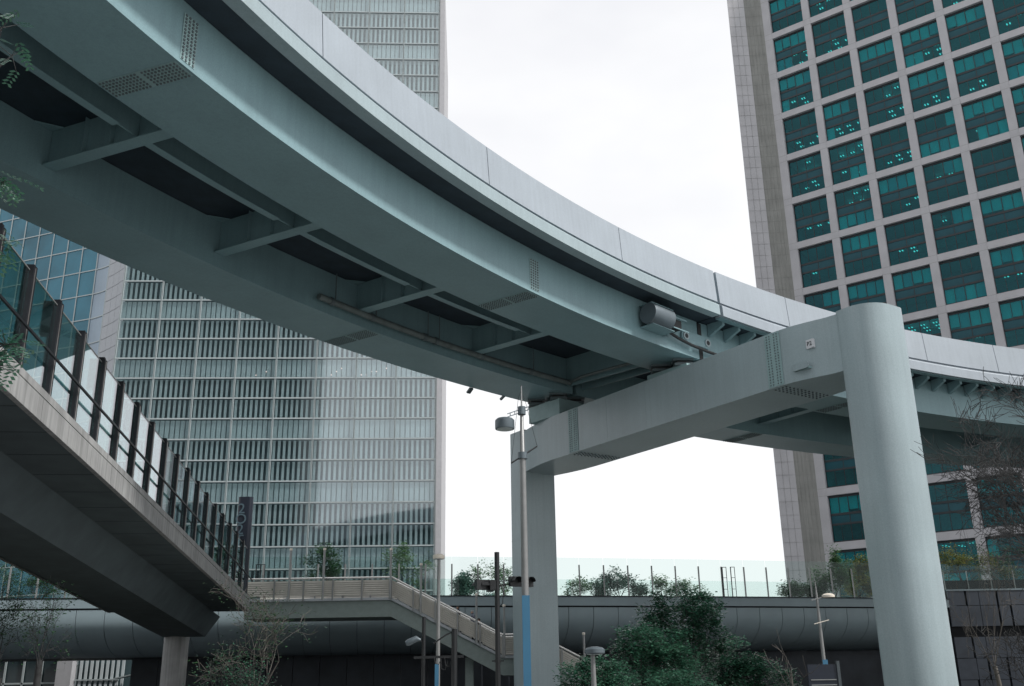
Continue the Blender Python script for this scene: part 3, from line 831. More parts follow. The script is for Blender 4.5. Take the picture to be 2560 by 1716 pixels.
# text reads left to right for someone facing the beam: text x runs from far to near (towards -AXP)
R3 = Matrix((( -AXP.x, 0, PEP.x * -1), (-AXP.y, 0, PEP.y * -1), (0, 1, 0))).to_4x4()
to.matrix_local = Matrix.Translation(PP(1.18, -0.343, 13.47) - ROOTLOC[cbm.name]) @ R3
# bearings under each girder, on both sides of the joint
def bearing(s, o):
    Pt = RD(s, o, HB); zt = Pt.z; zb = zt - 0.36
    t = MB(); t.box(Pt.x - 0.45, Pt.x + 0.45, Pt.y - 0.4, Pt.y + 0.4, zb, zb + (zt - zb) * 0.35); b = t.build('bearing', M_bolt, pier)
    t = MB(); t.box(Pt.x - 0.32, Pt.x + 0.32, Pt.y - 0.3, Pt.y + 0.3, zb + (zt - zb) * 0.35, zb + (zt - zb) * 0.7); t.build('rubber_pad', M_black, b)
    t = MB(); t.box(Pt.x - 0.5, Pt.x + 0.5, Pt.y - 0.42, Pt.y + 0.42, zb + (zt - zb) * 0.7, zt - 0.004); t.build('sole_plate', M_bolt, b)
for oc in (0.83, -8.75):
    Pt = RD(0, oc, HB); x_, y_, ps_ = cl(0); ax_ = Vector((cos(ps_), -sin(ps_), 0)); ay_ = Vector((sin(ps_), cos(ps_), 0))
    mb = MB(); mb.frame((Pt.x, Pt.y, 0), ax_, ay_, UP, (-1.35, -0.95, 14.47), (1.35, 0.95, Pt.z - 0.36)); mb.build('bearing_seat', M_plate, pier)
for o in (1.6, 0.1, -7.8, -9.7):
    for s in (-0.6, 0.6): bearing(s, o)

# ================================================================== FOOTBRIDGE (near, left)
FAZ = -0.0948; FD = Vector((sin(FAZ), cos(FAZ), 0)); FL = Vector((-cos(FAZ), sin(FAZ), 0)); F0 = Vector((-15.893, 61.0, 5.31))
def FB(t, w, dz): return F0 + FD * t + FL * w + UP * (dz - 0.067 * t)
TA, TB = -66, 0
foot = thing('footbridge', 'sloping concrete footbridge with tall glass railing descending from upper left', 'footbridge', tuple(FB(-30, 4, -6)))
def fbx(name, lo, hi, m, par=foot, t0=TA, t1=TB, **k):
    (w0, z0), (w1, z1) = lo, hi
    mb = MB(); mb.sweep([[FB(t, w0, z0), FB(t, w1, z0), FB(t, w1, z1), FB(t, w0, z1)] for t in (t0, t1)]); return mb.build(name, m, par, **k)
fas = None
t = TA
while t < TB - 0.1:
    t2 = min(t + 2.17, TB)
    fbx('fascia_panel', (0.0, -0.845), (0.16, -0.235), M_concrete, t0=t + 0.012, t1=t2 - 0.012)
    t = t2
fbx('coping', (0.0, -0.205), (0.30, 0.0), M_concrete)
fbx('shadow_groove', (0.05, -0.236), (0.25, -0.204), M_joint)
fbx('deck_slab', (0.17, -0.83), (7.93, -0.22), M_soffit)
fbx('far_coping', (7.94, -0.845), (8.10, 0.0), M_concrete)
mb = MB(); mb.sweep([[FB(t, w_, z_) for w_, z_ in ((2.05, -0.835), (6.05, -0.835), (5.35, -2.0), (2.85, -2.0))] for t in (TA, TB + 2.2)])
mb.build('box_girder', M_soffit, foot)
mb = MB()
for k in range(30):
    tt = TA + 1 + k * 2.17
    mb.sweep([[FB(tt, 0.18, -0.836), FB(tt + 0.025, 0.18, -0.836), FB(tt + 0.025, 0.18, -0.832), FB(tt, 0.18, -0.832)], [FB(tt, 2.0, -0.836), FB(tt + 0.025, 2.0, -0.836), FB(tt + 0.025, 2.0, -0.832), FB(tt, 2.0, -0.832)]])
mb.build('soffit_joints', M_joint, foot, stuff=True)
# near column that carries the bridge
cpos = Vector((-20.75, 63.2, 0))
mb = MB(); mb.lathe((cpos.x, cpos.y, 0), [(0.74, GZ), (0.74, 3.3)], 28); mb.build('column', M_concrete, foot, smooth=40)
# railing: posts, glass panes, handrail - on both edges
def rail_side(w, sgn, main):
    mb = MB(); mb.sweep([[FB(t, w + sgn * -0.12, 0.935), FB(t, w + sgn * -0.06, 0.935), FB(t, w + sgn * -0.06, 0.995), FB(t, w + sgn * -0.12, 0.995)] for t in (TA, TB)])
    hr = mb.build('handrail', M_post, foot)
    mb = MB(); mb.sweep([[FB(t, w + sgn * 0.13, 2.60), FB(t, w + sgn * 0.17, 2.60), FB(t, w + sgn * 0.17, 2.63), FB(t, w + sgn * 0.13, 2.63)] for t in (TA, TB)])
    mb.build('glass_top_trim', M_stainpost, foot)
    k = 0; tt = -39.5 + 2.146 * 18
    tt = TB - 0.8
    while tt > TA:
        ps_ = []
        top = 2.72 + (0.05 if k % 2 else 0.0)
        def vbox(mb, t0, t1, w0, w1, z0, z1):
            mb.sweep([[FB(t0, w0, 0) + UP * z0, FB(t1, w0, 0) + UP * z0, FB(t1, w1, 0) + UP * z0, FB(t0, w1, 0) + UP * z0], [FB(t0, w0, 0) + UP * z1, FB(t1, w0, 0) + UP * z1, FB(t1, w1, 0) + UP * z1, FB(t0, w1, 0) + UP * z1]])
        mb = MB(); vbox(mb, tt - 0.12, tt - 0.015, w + sgn * 0.04, w + sgn * 0.30, -0.4, top); vbox(mb, tt + 0.015, tt + 0.12, w + sgn * 0.04, w + sgn * 0.30, -0.4, top)
        post = mb.build('post', M_post, foot)
        if main:
            mb = MB(); vbox(mb, tt - 0.012, tt + 0.012, w + sgn * 0.03, w + sgn * 0.12, -0.3, top - 0.06); mb.build('metal_strip', M_postlite, post)
        if k % 2 == 0 and main:
            mb = MB(); vbox(mb, tt - 0.1, tt + 0.1, w + sgn * 0.31, w + sgn * 0.52, 1.75, top + 0.02); mb.build('lamp_box', M_post, post)
            mb = MB(); vbox(mb, tt - 0.07, tt + 0.07, w + sgn * 0.08, w + sgn * 0.26, top, top + 0.08); mb.build('post_cap', M_post, post)
        mb = MB(); mb.sweep([[FB(a, w + sgn * 0.14, 0.0), FB(a, w + sgn * 0.16, 0.0), FB(a, w + sgn * 0.16, 2.6), FB(a, w + sgn * 0.14, 2.6)] for a in (tt - 2.146 + 0.13, tt - 0.13)])
        mb.build('glass_pane', M_glassR, foot)
        tt -= 2.146; k += 1
rail_side(0.0, 1, True)
rail_side(8.1, -1, False)

# ================================================================== STAIRCASE with landing
SY = 61.8; SW = 3.6
stair = thing('staircase', 'outdoor staircase with beige louvred sides descending to the right from the footbridge end', 'staircase', (-4, SY + 1.8, GZ))
# floor line: landing, flight, mid landing, flight
FLR = [(-16.4, 5.22), (-7.55, 5.22), (-0.85, 1.76), (1.15, 1.76), (7.2, -1.38), (7.6, -1.6)]
def floor_z(x):
    for (xa, za), (xb_, zb) in zip(FLR, FLR[1:]):
        if x <= xb_: return za + (zb - za) * (x - xa) / (xb_ - xa)
    return GZ
segs = [(FLR[i], FLR[i + 1]) for i in range(4)]
for i, ((xa, za), (xb_, zb)) in enumerate(segs):
    def seg(name, y0, y1, d0, d1, m, xs=xa, xe=xb_, e=0.0):
        mb = MB(); mb.sweep([[(x, y0, z + d0), (x, y1, z + d0), (x, y1, z + d1), (x, y0, z + d1)] for x, z in ((xs, za), (xe, zb))]); return mb.build(name, m, stair)
    seg('side_wall', SY + 0.12, SY + SW - 0.12, -1.12, -0.16, M_stairwall)
    seg('ledge', SY - 0.06, SY + SW + 0.06, -0.155, 0.0, M_ledge)
    # louvre panels between posts
    L = sqrt((xb_ - xa) ** 2 + (zb - za) ** 2); npan = max(1, int(round(L / 1.62)))
    for y in (SY, SY + SW):
        mb = MB()
        mb.sweep([[(x, y - 0.055, z + 1.13), (x, y + 0.055, z + 1.13), (x, y + 0.055, z + 1.24), (x, y - 0.055, z + 1.24)] for x, z in ((xa, za), (xb_, zb))])
        mb = MB(); mb.tube([(xa, y, za + 1.19), (xb_, y, zb + 1.19)], 0.06, 12); mb.build('handrail', M_chrome, stair, smooth=50)
        for k in range(npan):
            x0_, x1_ = xa + (xb_ - xa) * k / npan + 0.05, xa + (xb_ - xa) * (k + 1) / npan - 0.05
            z0_, z1_ = za + (zb - za) * (x0_ - xa) / (xb_ - xa), za + (zb - za) * (x1_ - xa) / (xb_ - xa)
            mb = MB()
            mb.sweep([[(x, y - 0.01, z + 0.14), (x, y + 0.01, z + 0.14), (x, y + 0.01, z + 1.05), (x, y - 0.01, z + 1.05)] for x, z in ((x0_, z0_), (x1_, z1_))])
            for q in range(7):
                h = 0.18 + q * 0.125
                mb.sweep([[(x, y - 0.05, z + h), (x, y - 0.012, z + h + 0.03), (x, y - 0.012, z + h + 0.075)] for x, z in ((x0_, z0_), (x1_, z1_))])
            mb.build('side_panel', M_louvre, stair)
            if k or i:
                xp = xa + (xb_ - xa) * k / npan; zp = za + (zb - za) * k / npan
                mb = MB(); mb.box(xp - 0.045, xp + 0.045, y - 0.13, y - 0.02, zp - 0.12, zp + 1.12); mb.build('rail_post', M_stainpost, stair)
mb = MB()
for (xa, za), (xb_, zb) in (segs[1], segs[3]):
    n = int(abs(zb - za) / 0.16)
    for k in range(n):
        x = xa + (xb_ - xa) * k / n; z = za + (zb - za) * (k + 1) / n
        mb.box(x, x + (xb_ - xa) / n, SY + 0.2, SY + SW - 0.2, z - 0.1, z + 0.06)
mb.build('treads', M_paving, stair, stuff=True)
for x in (-2.9, 1.0):
    mb = MB(); mb.box(x - 0.25, x + 0.25, SY + 1.5, SY + 2.1, GZ, floor_z(x) - 1.1); mb.build('support_column', M_stairwall, stair)

def rail_lamp(u, vtop, Y, label, base=None):
    p = spot(u, vtop, Y)
    b = floor_z(p.x) - 0.1 if base is None else base
    t = thing('post_lamp', label, 'lamp', (p.x, Y, b), 'slim post lamps along the staircase')
    mb = MB(); mb.tube([(p.x, Y, b), (p.x, Y, p.z - 0.12)], 0.07, 10); mb.build('post', M_stainpost, t, smooth=50)
    mb = MB(); mb.lathe((p.x, Y, p.z - 0.12), [(0.085, 0), (0.095, 0.03), (0.095, 0.11), (0.06, 0.13)], 12); mb.build('lamp_cap', M_cap, t, smooth=40)
    return t
YL = SY - 0.28
for u, v, lab in ((728, 1372, 'slim post lamp on the landing, nearest the footbridge end'),
                  (812, 1371, 'slim post lamp at the middle of the landing, in front of the small deck tree'),
                  (978, 1371, 'slim post lamp where the landing turns into the stairs'),
                  (1053, 1409, 'slim post lamp on the upper flight just left of the round street lamp'),
                  (1191, 1484, 'slim post lamp halfway down, beside the two walkers on the stairs'),
                  (1260, 1512, 'slim post lamp at the foot of the upper flight, left of the pier column'),
                  (1459, 1582, 'slim post lamp on the lower flight right of the pier column'),
                  (1599, 1653, 'slim post lamp seen through the bushy tree, the left one'),
                  (1657, 1653, 'slim post lamp seen through the bushy tree, the right one')):
    rail_lamp(u, v, YL, lab, None if u < 1500 else GZ)

# ================================================================== PEDESTRIAN DECK
DP = [(-60, 64.2), (-33.33, 66.0), (-19, 67.4), (-5.3, 69.0), (3.5, 70.8), (12.41, 73.0), (19.5, 74.9), (26.63, 77.0), (34, 79.3)]
def deck_pt(s):
    """walk along the deck edge polyline, s metres from its left end"""
    for (xa, ya), (xb_, yb) in zip(DP, DP[1:]):
        L = sqrt((xb_ - xa) ** 2 + (yb - ya) ** 2)
        if s <= L: return Vector((xa + (xb_ - xa) * s / L, ya + (yb - ya) * s / L, 0)), Vector((-(yb - ya) / L, (xb_ - xa) / L, 0))
        s -= L
    L = sqrt((DP[-1][0] - DP[-2][0]) ** 2 + (DP[-1][1] - DP[-2][1]) ** 2)
    return Vector((DP[-1][0], DP[-1][1], 0)), Vector((-(DP[-1][1] - DP[-2][1]) / L, (DP[-1][0] - DP[-2][0]) / L, 0))
DL = sum(sqrt((b[0] - a[0]) ** 2 + (b[1] - a[1]) ** 2) for a, b in zip(DP, DP[1:]))
ZD = 5.85
deck = thing('pedestrian_deck', 'raised pedestrian deck with curved grey belly panels running across behind the stairs', 'deck', (0, 74, GZ))
def dsweep(name, prof, s0, s1, m, st=4.0, smooth=False, parent=deck):
    mb = MB(); mb.sweep([[deck_pt(s)[0] + deck_pt(s)[1] * o + UP * z for o, z in prof] for s in srange(s0, s1, st)]); return mb.build(name, m, parent, smooth=smooth)
dsweep('coping', [(-0.06, ZD - 0.62), (-0.06, ZD - 0.07), (0.0, ZD), (0.8, ZD), (0.8, ZD - 0.62)], 0, DL, M_belly)
dsweep('coping_cap', [(-0.10, ZD + 0.002), (-0.10, ZD + 0.05), (0.5, ZD + 0.05), (0.5, ZD + 0.002)], 0, DL, M_post)
dsweep('groove', [(0.10, ZD - 0.72), (0.10, ZD - 0.625), (0.8, ZD - 0.625), (0.8, ZD - 0.72)], 0, DL, M_joint)
dsweep('floor_slab', [(0.5, ZD - 0.3), (0.5, ZD - 0.06), (9.5, ZD - 0.06), (9.5, ZD - 0.3)], 0, DL, M_paving)
bprof = [(0.0, ZD - 0.73), (-0.01, ZD - 1.1), (0.0, ZD - 1.45), (0.07, ZD - 1.75), (0.22, ZD - 2.05), (0.48, ZD - 2.35), (0.85, ZD - 2.65), (1.35, ZD - 2.95), (2.0, ZD - 3.2), (2.9, ZD - 3.42), (4.0, ZD - 3.58)]
s = 1.0
SPD = 1.80
while s < DL - 1:
    mb = MB()
    a, b = s + 0.018, s + SPD - 0.018
    mb.sweep([[deck_pt(q)[0] + deck_pt(q)[1] * o + UP * z for o, z in bprof] + [deck_pt(q)[0] + deck_pt(q)[1] * (o + 0.12) + UP * (z + 0.02) for o, z in reversed(bprof)] for q in (a, b)])
    mb.build('belly_panel', M_belly, deck, smooth=25); s += SPD
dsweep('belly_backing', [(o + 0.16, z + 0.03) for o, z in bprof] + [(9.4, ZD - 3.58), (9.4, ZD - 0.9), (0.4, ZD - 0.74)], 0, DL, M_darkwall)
dsweep('far_edge', [(9.2, ZD - 0.6), (9.2, ZD + 0.1), (9.6, ZD + 0.1), (9.6, ZD - 0.6)], 0, DL, M_belly)
s = 1.0 + 0.9; k = 0
while s < DL - 1:
    P0, N0 = deck_pt(s)
    mb = MB(); mb.bar(P0 + N0 * 0.10 + UP * (ZD + 0.05), P0 + N0 * 0.10 + UP * (ZD + 2.16), 0.075, 0.10, up=(1, 0, 0)); mb.build('post', M_stainpost, deck)
    P1 = deck_pt(min(s + SPD, DL))[0]
    if s + SPD < DL:
        mb = MB(); d = (P1 - P0).normalized(); mb.frame(P0 + N0 * 0.18, d, N0, UP, (0.02, 0, ZD + 0.05), (SPD - 0.02, 0.015, ZD + 2.66)); mb.build('glass_pane', M_glassD, deck)
        if k % 2 == 0:
            P2 = deck_pt(min(s + 2 * SPD, DL))[0]
            mb = MB(); mb.frame(P0 + N0 * 9.35, d, N0, UP, (0.02, 0, ZD + 0.1), (2 * SPD - 0.02, 0.02, ZD + 2.1)); mb.build('rear_glass_pane', M_glassD, deck)
    s += SPD; k += 1
# ladder-like gate frames on the deck edge
for u in (1811, 1832, 636, 647):
    Yg = 73.6 if u > 1000 else 67.4
    a = spot(u, 1491, Yg); b = spot(u, 1420, Yg) 
    mb = MB(); mb.bar((a.x, Yg, ZD), (a.x, Yg, ZD + 2.12), 0.06, 0.06); mb.bar((a.x + 0.28, Yg, ZD), (a.x + 0.28, Yg, ZD + 2.12), 0.04, 0.04)
    mb.bar((a.x, Yg, ZD + 2.1), (a.x + 0.28, Yg, ZD + 2.1), 0.04, 0.04)
    for h in (0.55, 1.35): mb.bar((a.x, Yg, ZD + h), (a.x + 0.28, Yg, ZD + h), 0.03, 0.03)
    mb.build('gate_frame', M_post, deck)
# dark wall set back under the deck, with joints
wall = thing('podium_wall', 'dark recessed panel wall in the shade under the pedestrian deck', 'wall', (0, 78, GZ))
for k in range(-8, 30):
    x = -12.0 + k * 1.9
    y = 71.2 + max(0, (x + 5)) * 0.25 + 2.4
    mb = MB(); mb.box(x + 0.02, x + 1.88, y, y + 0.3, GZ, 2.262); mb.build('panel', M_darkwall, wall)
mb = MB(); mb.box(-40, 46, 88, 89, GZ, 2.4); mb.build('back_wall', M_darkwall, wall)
# shopfront glimpsed under the deck at lower left: pale column, louvres and window bars
shop = thing('shopfront', 'dim ground floor shopfront with pale column and louvres under the deck at lower left', 'shopfront', (-30, 80, GZ))
yS = 80.0
def sx(u): return spot(u, 1690, yS).x
mb = MB(); mb.box(sx(146), sx(184), yS - 0.5, yS + 0.3, GZ, 3.0); mb.build('column', M_edgeB, shop)
mb = MB(); mb.box(sx(184), sx(430), yS + 0.6, yS + 0.8, GZ, 3.0); mb.build('back_panel', M_backB, shop)
for k in range(9):
    x = sx(194 + k * 13.2); mb = MB(); mb.box(x, x + 0.2, yS + 0.2, yS + 0.3, GZ, 3.0); mb.build('louvre', M_blade, shop)
mb = MB(); mb.box(sx(184), sx(296), yS + 0.1, yS + 0.2, 0.95, 1.05); mb.build('transom', M_mull, shop)
for u in (-40, 8, 54, 99):
    mb = MB(); mb.box(sx(u), sx(u) + 0.14, yS, yS + 0.1, GZ, 3.0); mb.build('window_bar', M_mull, shop)
mb = MB(); mb.box(sx(-60), sx(146), yS, yS + 0.12, 0.75, 0.87); mb.build('transom', M_mull, shop)
mb = MB(); mb.box(sx(-60), sx(146), yS + 0.2, yS + 0.25, GZ, 3.0); mb.build('window', M_facadeglass, shop)
mb = MB(); mb.sweep([[(sx(296), yS - 1, 1.0), (sx(296), yS, 1.0), (sx(296), yS, 1.08), (sx(296), yS - 1, 1.08)], [(sx(420), yS - 1, 1.75), (sx(420), yS, 1.75), (sx(420), yS, 1.83), (sx(420), yS - 1, 1.83)]]); mb.build('sloping_rail', M_mull, shop)

# stone-clad retaining wall at the right edge, with glass above
swall = thing('stone_wall', 'dark blue-grey stone slab wall behind the bare trees at the right edge', 'wall', (40, 80, GZ))
yW = 79.0; xW0 = 33.2
mb = MB(); mb.box(xW0, 62, yW + 0.2, yW + 2, GZ, 7.25); mb.build('backing', M_joint, swall)
rs = random.Random(3); slab_src = None
z = GZ
rowh = [1.55, 1.55, 1.55, 0.75, 1.55, 1.1]
zz = GZ
for ri, hgt in enumerate(rowh + [1.0]):
    if zz + hgt > 7.3: break
    x = xW0
    while x < 60:
        wv = 0.95 if (int((x - xW0) / 0.1) % 3) else 1.45
        if ri != 3:
            mb = MB(); mb.box(x + 0.02, x + wv - (0.14 if rs.random() < 0.4 else 0.02), yW, yW + 0.2, zz + 0.02, zz + hgt - 0.02); mb.build('stone_slab', M_slab, swall)
        x += wv
    zz += hgt
mb = MB(); mb.box(xW0, 62, yW - 0.05, yW + 0.25, zz, zz + 0.12); mb.build('coping', M_belly, swall)
for k in range(12):
    x = xW0 + k * 1.8
    mb = MB(); mb.box(x, x + 1.76, yW + 0.08, yW + 0.1, zz + 0.12, zz + 1.9); mb.build('glass_pane', M_glassD, swall)
    mb = MB(); mb.box(x - 0.03, x + 0.03, yW + 0.11, yW + 0.18, zz + 0.12, zz + 1.5); mb.build('post', M_stainpost, swall)

# ================================================================== STREET FURNITURE
def street_lamp(u0, Y, vtop, vhead, uhead, dia, label, vblue0, blue_w=0.24, crossv=None, style='tall', ubot=None):
    top = spot(u0, vtop, Y); x = top.x
    hz = spot(uhead, vhead, Y)
    t = thing('street_lamp', label, 'street lamp', (x, Y, GZ))
    bz = spot(u0, vblue0, Y).z
    mb = MB()
    if style == 'tall':
        hb = crossv_z = spot(u0, crossv, Y).z
        mb.tube([(x, Y, GZ), (x, Y, hb), (x, Y, hb + 0.02), (x, Y, hz.z + 0.45), (x, Y, hz.z + 0.5), (x, Y, top.z)], [0.145, 0.115, 0.09, 0.065, 0.04, 0.02], 14)
    else:
        mb.tube([(x, Y, GZ), (x, Y, hz.z)], [0.11, 0.07], 12)
    pole = mb.build('pole', M_pole, t, smooth=50)
    r = dia / 2
    if style == 'tall':
        az_ = hz.z + 0.35
        hx = hz.x
        mb = MB()
        d = Vector((hx - x, -0.25, -(0.28))).normalized(); q = Vector((x, Y, az_ + 0.18))
        for e in (-0.06, 0.06):
            mb.bar(q - d * 0.32 + Vector((0, 0, e)), q + d * 0.62 + Vector((0, 0, e)), 0.035, 0.03)
        for k in range(5): mb.bar(q + d * (-0.3 + 0.2 * k) + Vector((0, 0, -0.07)), q + d * (-0.3 + 0.2 * k) + Vector((0, 0, 0.07)), 0.035, 0.03, up=(1, 0, 0))
        mb.build('arm', M_lamp, t)
        mb = MB(); mb.tube([(x, Y, az_ + 0.02), (x, Y, az_ + 0.32)], 0.15, 14); mb.build('clamp', M_lamp, t, smooth=50)
        mb = MB(); mb.lathe((hx, Y - 0.1, hz.z), [(r * 0.97, -0.2), (r, -0.17), (r, 0.13), (r * 0.8, 0.2), (r * 0.3, 0.25)], 28); hd = mb.build('lamp_head', M_lamp, t, smooth=35)
        mb = MB(); mb.lathe((hx, Y - 0.1, hz.z), [(r * 0.85, -0.215), (r * 0.85, -0.203)], 28); mb.build('lens', M_lens, hd)
        cz = spot(u0, crossv, Y).z
        A_ = Vector((x - 0.42, Y - 0.15, cz - 0.30)); B_ = Vector((x + 0.55, Y + 0.15, cz + 0.38))
        mb = MB(); mb.tube([A_, B_], 0.028, 8); mb.build('cross_arm', M_signal, t)
        mb = MB(); mb.tube([(x, Y, cz - 0.12), (x, Y, cz + 0.12)], 0.18, 14); mb.build('collar', M_lamp, t, smooth=50)
        mb = MB(); mb.tube([A_, (x - 0.12, Y, top.z - 0.5), (x, Y, top.z - 0.15)], 0.008, 5); mb.tube([B_, (x + 0.14, Y, top.z - 0.6), (x, Y, top.z - 0.15)], 0.008, 5); mb.build('stay_wire', M_signal, t)
    else:
        mb = MB(); mb.lathe((hz.x, Y, hz.z), [(r * 0.9, -0.09), (r, -0.05), (r, 0.06), (r * 0.75, 0.12), (r * 0.3, 0.15)], 26); hd = mb.build('lamp_head', M_cap if style == 'round' else M_lamp, t, smooth=35)
        mb = MB(); mb.lathe((hz.x, Y, hz.z), [(r * 0.8, -0.105), (r * 0.8, -0.092)], 26); mb.build('lens', M_lens, hd)
    if vblue0:
        mb = MB(); mb.frame((x, Y, 0), (1, 0, 0), (0, 1, 0), UP, (-0.20, -0.28, GZ + 1.0), (-0.005, 0.1, bz)); 
        if blue_w > 0.3: mb.build('banner_frame', M_bannerback, t)
        x1 = 0.0 if blue_w > 0.3 else -0.12
        mb = MB(); mb.frame((x, Y, 0), (1, 0, 0), (0, 1, 0), UP, (x1, -0.26, GZ + 1.0), (x1 + blue_w, -0.2, bz + 0.02)); mb.build('banner', M_blue, t)
    return t
street_lamp(1303, 36, 965, 1062, 1262, 0.72, 'tall street lamp with drum head and long blue banner before the far pier column', 1492, 0.27, 1140, 'tall')
street_lamp(1097, 48, 1395, 1393, 1097, 0.56, 'grey street lamp with a small round white head and blue banner, beside the stairs', 1662, 0.18, None, 'round')
street_lamp(1482, 34, 1640, 1629, 1487, 0.66, 'low street lamp with flat mushroom head by the bushy tree', None or 1716, 0.0001, None, 'mushroom')
# small lamp with side arm, cross bar and purple-blue banner under the deck
Y = 55; p = spot(2038, 1500, Y); t = thing('street_lamp', 'slender lamp with offset flat head and cross bar, left of the near pier column', 'street lamp', (p.x + 0.1, Y, GZ))
px = p.x + 0.1
mb = MB(); mb.tube([(px, Y, GZ), (px, Y, p.z), (px, Y, p.z + 0.7), (px, Y, p.z + 1.1)], [0.13, 0.07, 0.03, 0.01], 12); mb.build('pole', M_pole, t, smooth=50)
mb = MB(); mb.bar((px - 0.35, Y - 0.1, p.z - 0.02), (px + 0.45, Y, p.z + 0.16), 0.06, 0.05); mb.build('arm', M_pole, t)
mb = MB(); mb.lathe((px + 0.62, Y, p.z + 0.2), [(0.33, -0.08), (0.34, 0.03), (0.22, 0.1), (0.08, 0.13)], 20); mb.build('lamp_head', M_cap, t, smooth=40)
cz = spot(2038, 1556, Y).z
mb = MB(); mb.bar((px - 0.35, Y - 0.2, cz - 0.1), (px + 0.45, Y - 0.2, cz + 0.1), 0.04, 0.04); mb.build('cross_bar', M_cap, t)
b0, b1 = spot(2050, 1650, Y).z, spot(2050, 1676, Y).z
mb = MB(); mb.frame((px, Y, 0), (1, 0, 0), (0, 1, 0), UP, (-0.12, -0.2, b1), (0.14, -0.14, b0)); mb.build('banner', M_blue, t)
mb = MB(); mb.frame((px, Y, 0), (1, 0, 0), (0, 1, 0), UP, (-0.12, -0.2, GZ + 1.2), (0.14, -0.14, b1 - 0.01)); mb.build('banner_tail', M_purple, t)
# traffic signal pole with clustered heads seen from behind
Y = 42; p = spot(1242, 1381, Y); t = thing('traffic_signal', 'black pole with clustered traffic signal heads, just left of the tall lamp', 'traffic signal', (p.x, Y, GZ))
mb = MB(); mb.tube([(p.x, Y, GZ), (p.x, Y, p.z)], 0.105, 14); mb.build('pole', M_signal, t, smooth=50)
zs = spot(1242, 1462, Y).z
def signal_head(x, y, z, yaw, n=3, parent=None):
    c, s_ = cos(yaw), sin(yaw); ax_ = Vector((c, s_, 0)); ay_ = Vector((-s_, c, 0)); o = Vector((x, y, z))
    mb = MB(); mb.frame(o, ax_, ay_, UP, (-0.52, -0.12, -0.2), (0.52, 0.12, 0.2)); h = mb.build('signal_head', M_signal, parent)
    for k in range(n):
        cc = o + ax_ * (-0.3 + 0.3 * k)
        mb = MB(); 
        rows = []
        for dd, rr_ in ((0.12, 0.2), (0.45, 0.17)):
            rows.append([cc + ay_ * dd + ax_ * (rr_ * cos(a)) + UP * (rr_ * sin(a)) for a in [pi * q / 8 - 0.3 for q in range(10)]])
        mb.sweep(rows, closed=False); mb.build('visor', M_signal, h)
signal_head(p.x - 0.42, Y + 0.1, zs + 0.0, radians(28), 3, t)
signal_head(p.x + 0.98, Y + 0.2, zs + 0.12, radians(205), 3, t)
signal_head(p.x - 0.25, Y + 0.35, zs - 0.02, radians(100), 2, t)
mb = MB(); mb.bar((p.x - 0.1, Y, zs - 0.1), (p.x + 0.6, Y + 0.1, zs + 0.05), 0.06, 0.05); mb.bar((p.x, Y, zs + 0.12), (p.x + 0.55, Y + 0.1, zs + 0.16), 0.04, 0.04)
mb.tube([(p.x + 0.1, Y, zs + 0.1), (p.x + 0.25, Y, zs - 0.3), (p.x + 0.22, Y, zs - 0.75), (p.x + 0.12, Y, zs - 0.85)], 0.018, 6)
mb.tube([(p.x + 0.3, Y, zs + 0.1), (p.x + 0.42, Y, zs - 0.28), (p.x + 0.55, Y, zs)], 0.018, 6); mb.build('arm', M_signal, t)
zc = spot(1242, 1653, Y).z
mb = MB(); mb.bar((p.x - 0.24, Y, zc), (p.x + 0.24, Y, zc), 0.06, 0.05); mb.tube([(p.x, Y, zc - 0.06), (p.x, Y, zc + 0.06)], 0.13, 12); mb.build('clamp', M_signal, t)
# shorter thick black pole with horizontal arm
Y = 40; p = spot(1136, 1573, Y); t = thing('utility_pole', 'short thick black pole with a horizontal arm and dangling cables, below the stairs', 'pole', (p.x, Y, GZ))
mb = MB(); mb.tube([(p.x, Y, GZ), (p.x, Y, p.z)], 0.115, 14); mb.build('pole', M_signal, t, smooth=50)
za = spot(1136, 1643, Y).z
mb = MB(); mb.bar((p.x - 1.55, Y, za), (p.x + 0.35, Y, za + 0.02), 0.10, 0.09); mb.build('arm', M_signal, t)
mb = MB(); mb.tube([(p.x - 0.05, Y, p.z - 0.1), (p.x - 0.3, Y, p.z - 0.2), (p.x - 0.8, Y, p.z - 0.52)], 0.03, 8); mb.build('strut', M_signal, t)
mb = MB()
for dx, dz in ((-0.65, 0.22), (-0.4, 0.42), (-0.25, 0.3)):
    mb.tube([(p.x + dx - 0.12, Y - 0.05, za), (p.x + dx - 0.08, Y - 0.05, za - dz), (p.x + dx + 0.05, Y - 0.05, za - dz - 0.05), (p.x + dx + 0.16, Y - 0.05, za - dz * 0.3)], 0.014, 6)
mb.build('cable_loop', M_signal, t)
# pole with floodlight
Y = 44; p = spot(1060, 1543, Y); t = thing('floodlight_pole', 'thin black pole with a floodlight pointing left, under the stair flight', 'pole', (p.x, Y, GZ))
mb = MB(); mb.tube([(p.x, Y, GZ), (p.x, Y, p.z)], 0.08, 12); mb.build('pole', M_signal, t, smooth=50)
zf = spot(1036, 1604, Y).z
mb = MB(); mb.tube([(p.x - 0.12, Y - 0.1, zf + 0.05), (p.x - 0.3, Y - 0.1, zf + 0.1), (p.x - 0.62, Y - 0.12, zf - 0.04), (p.x - 0.74, Y - 0.12, zf - 0.08)], [0.05, 0.13, 0.14, 0.10], 12); mb.build('floodlight', M_lamp, t, smooth=40)
mb = MB(); mb.bar((p.x - 0.2, Y - 0.05, zf + 0.05), (p.x, Y, zf - 0.02), 0.05, 0.05); mb.build('bracket', M_signal, t)
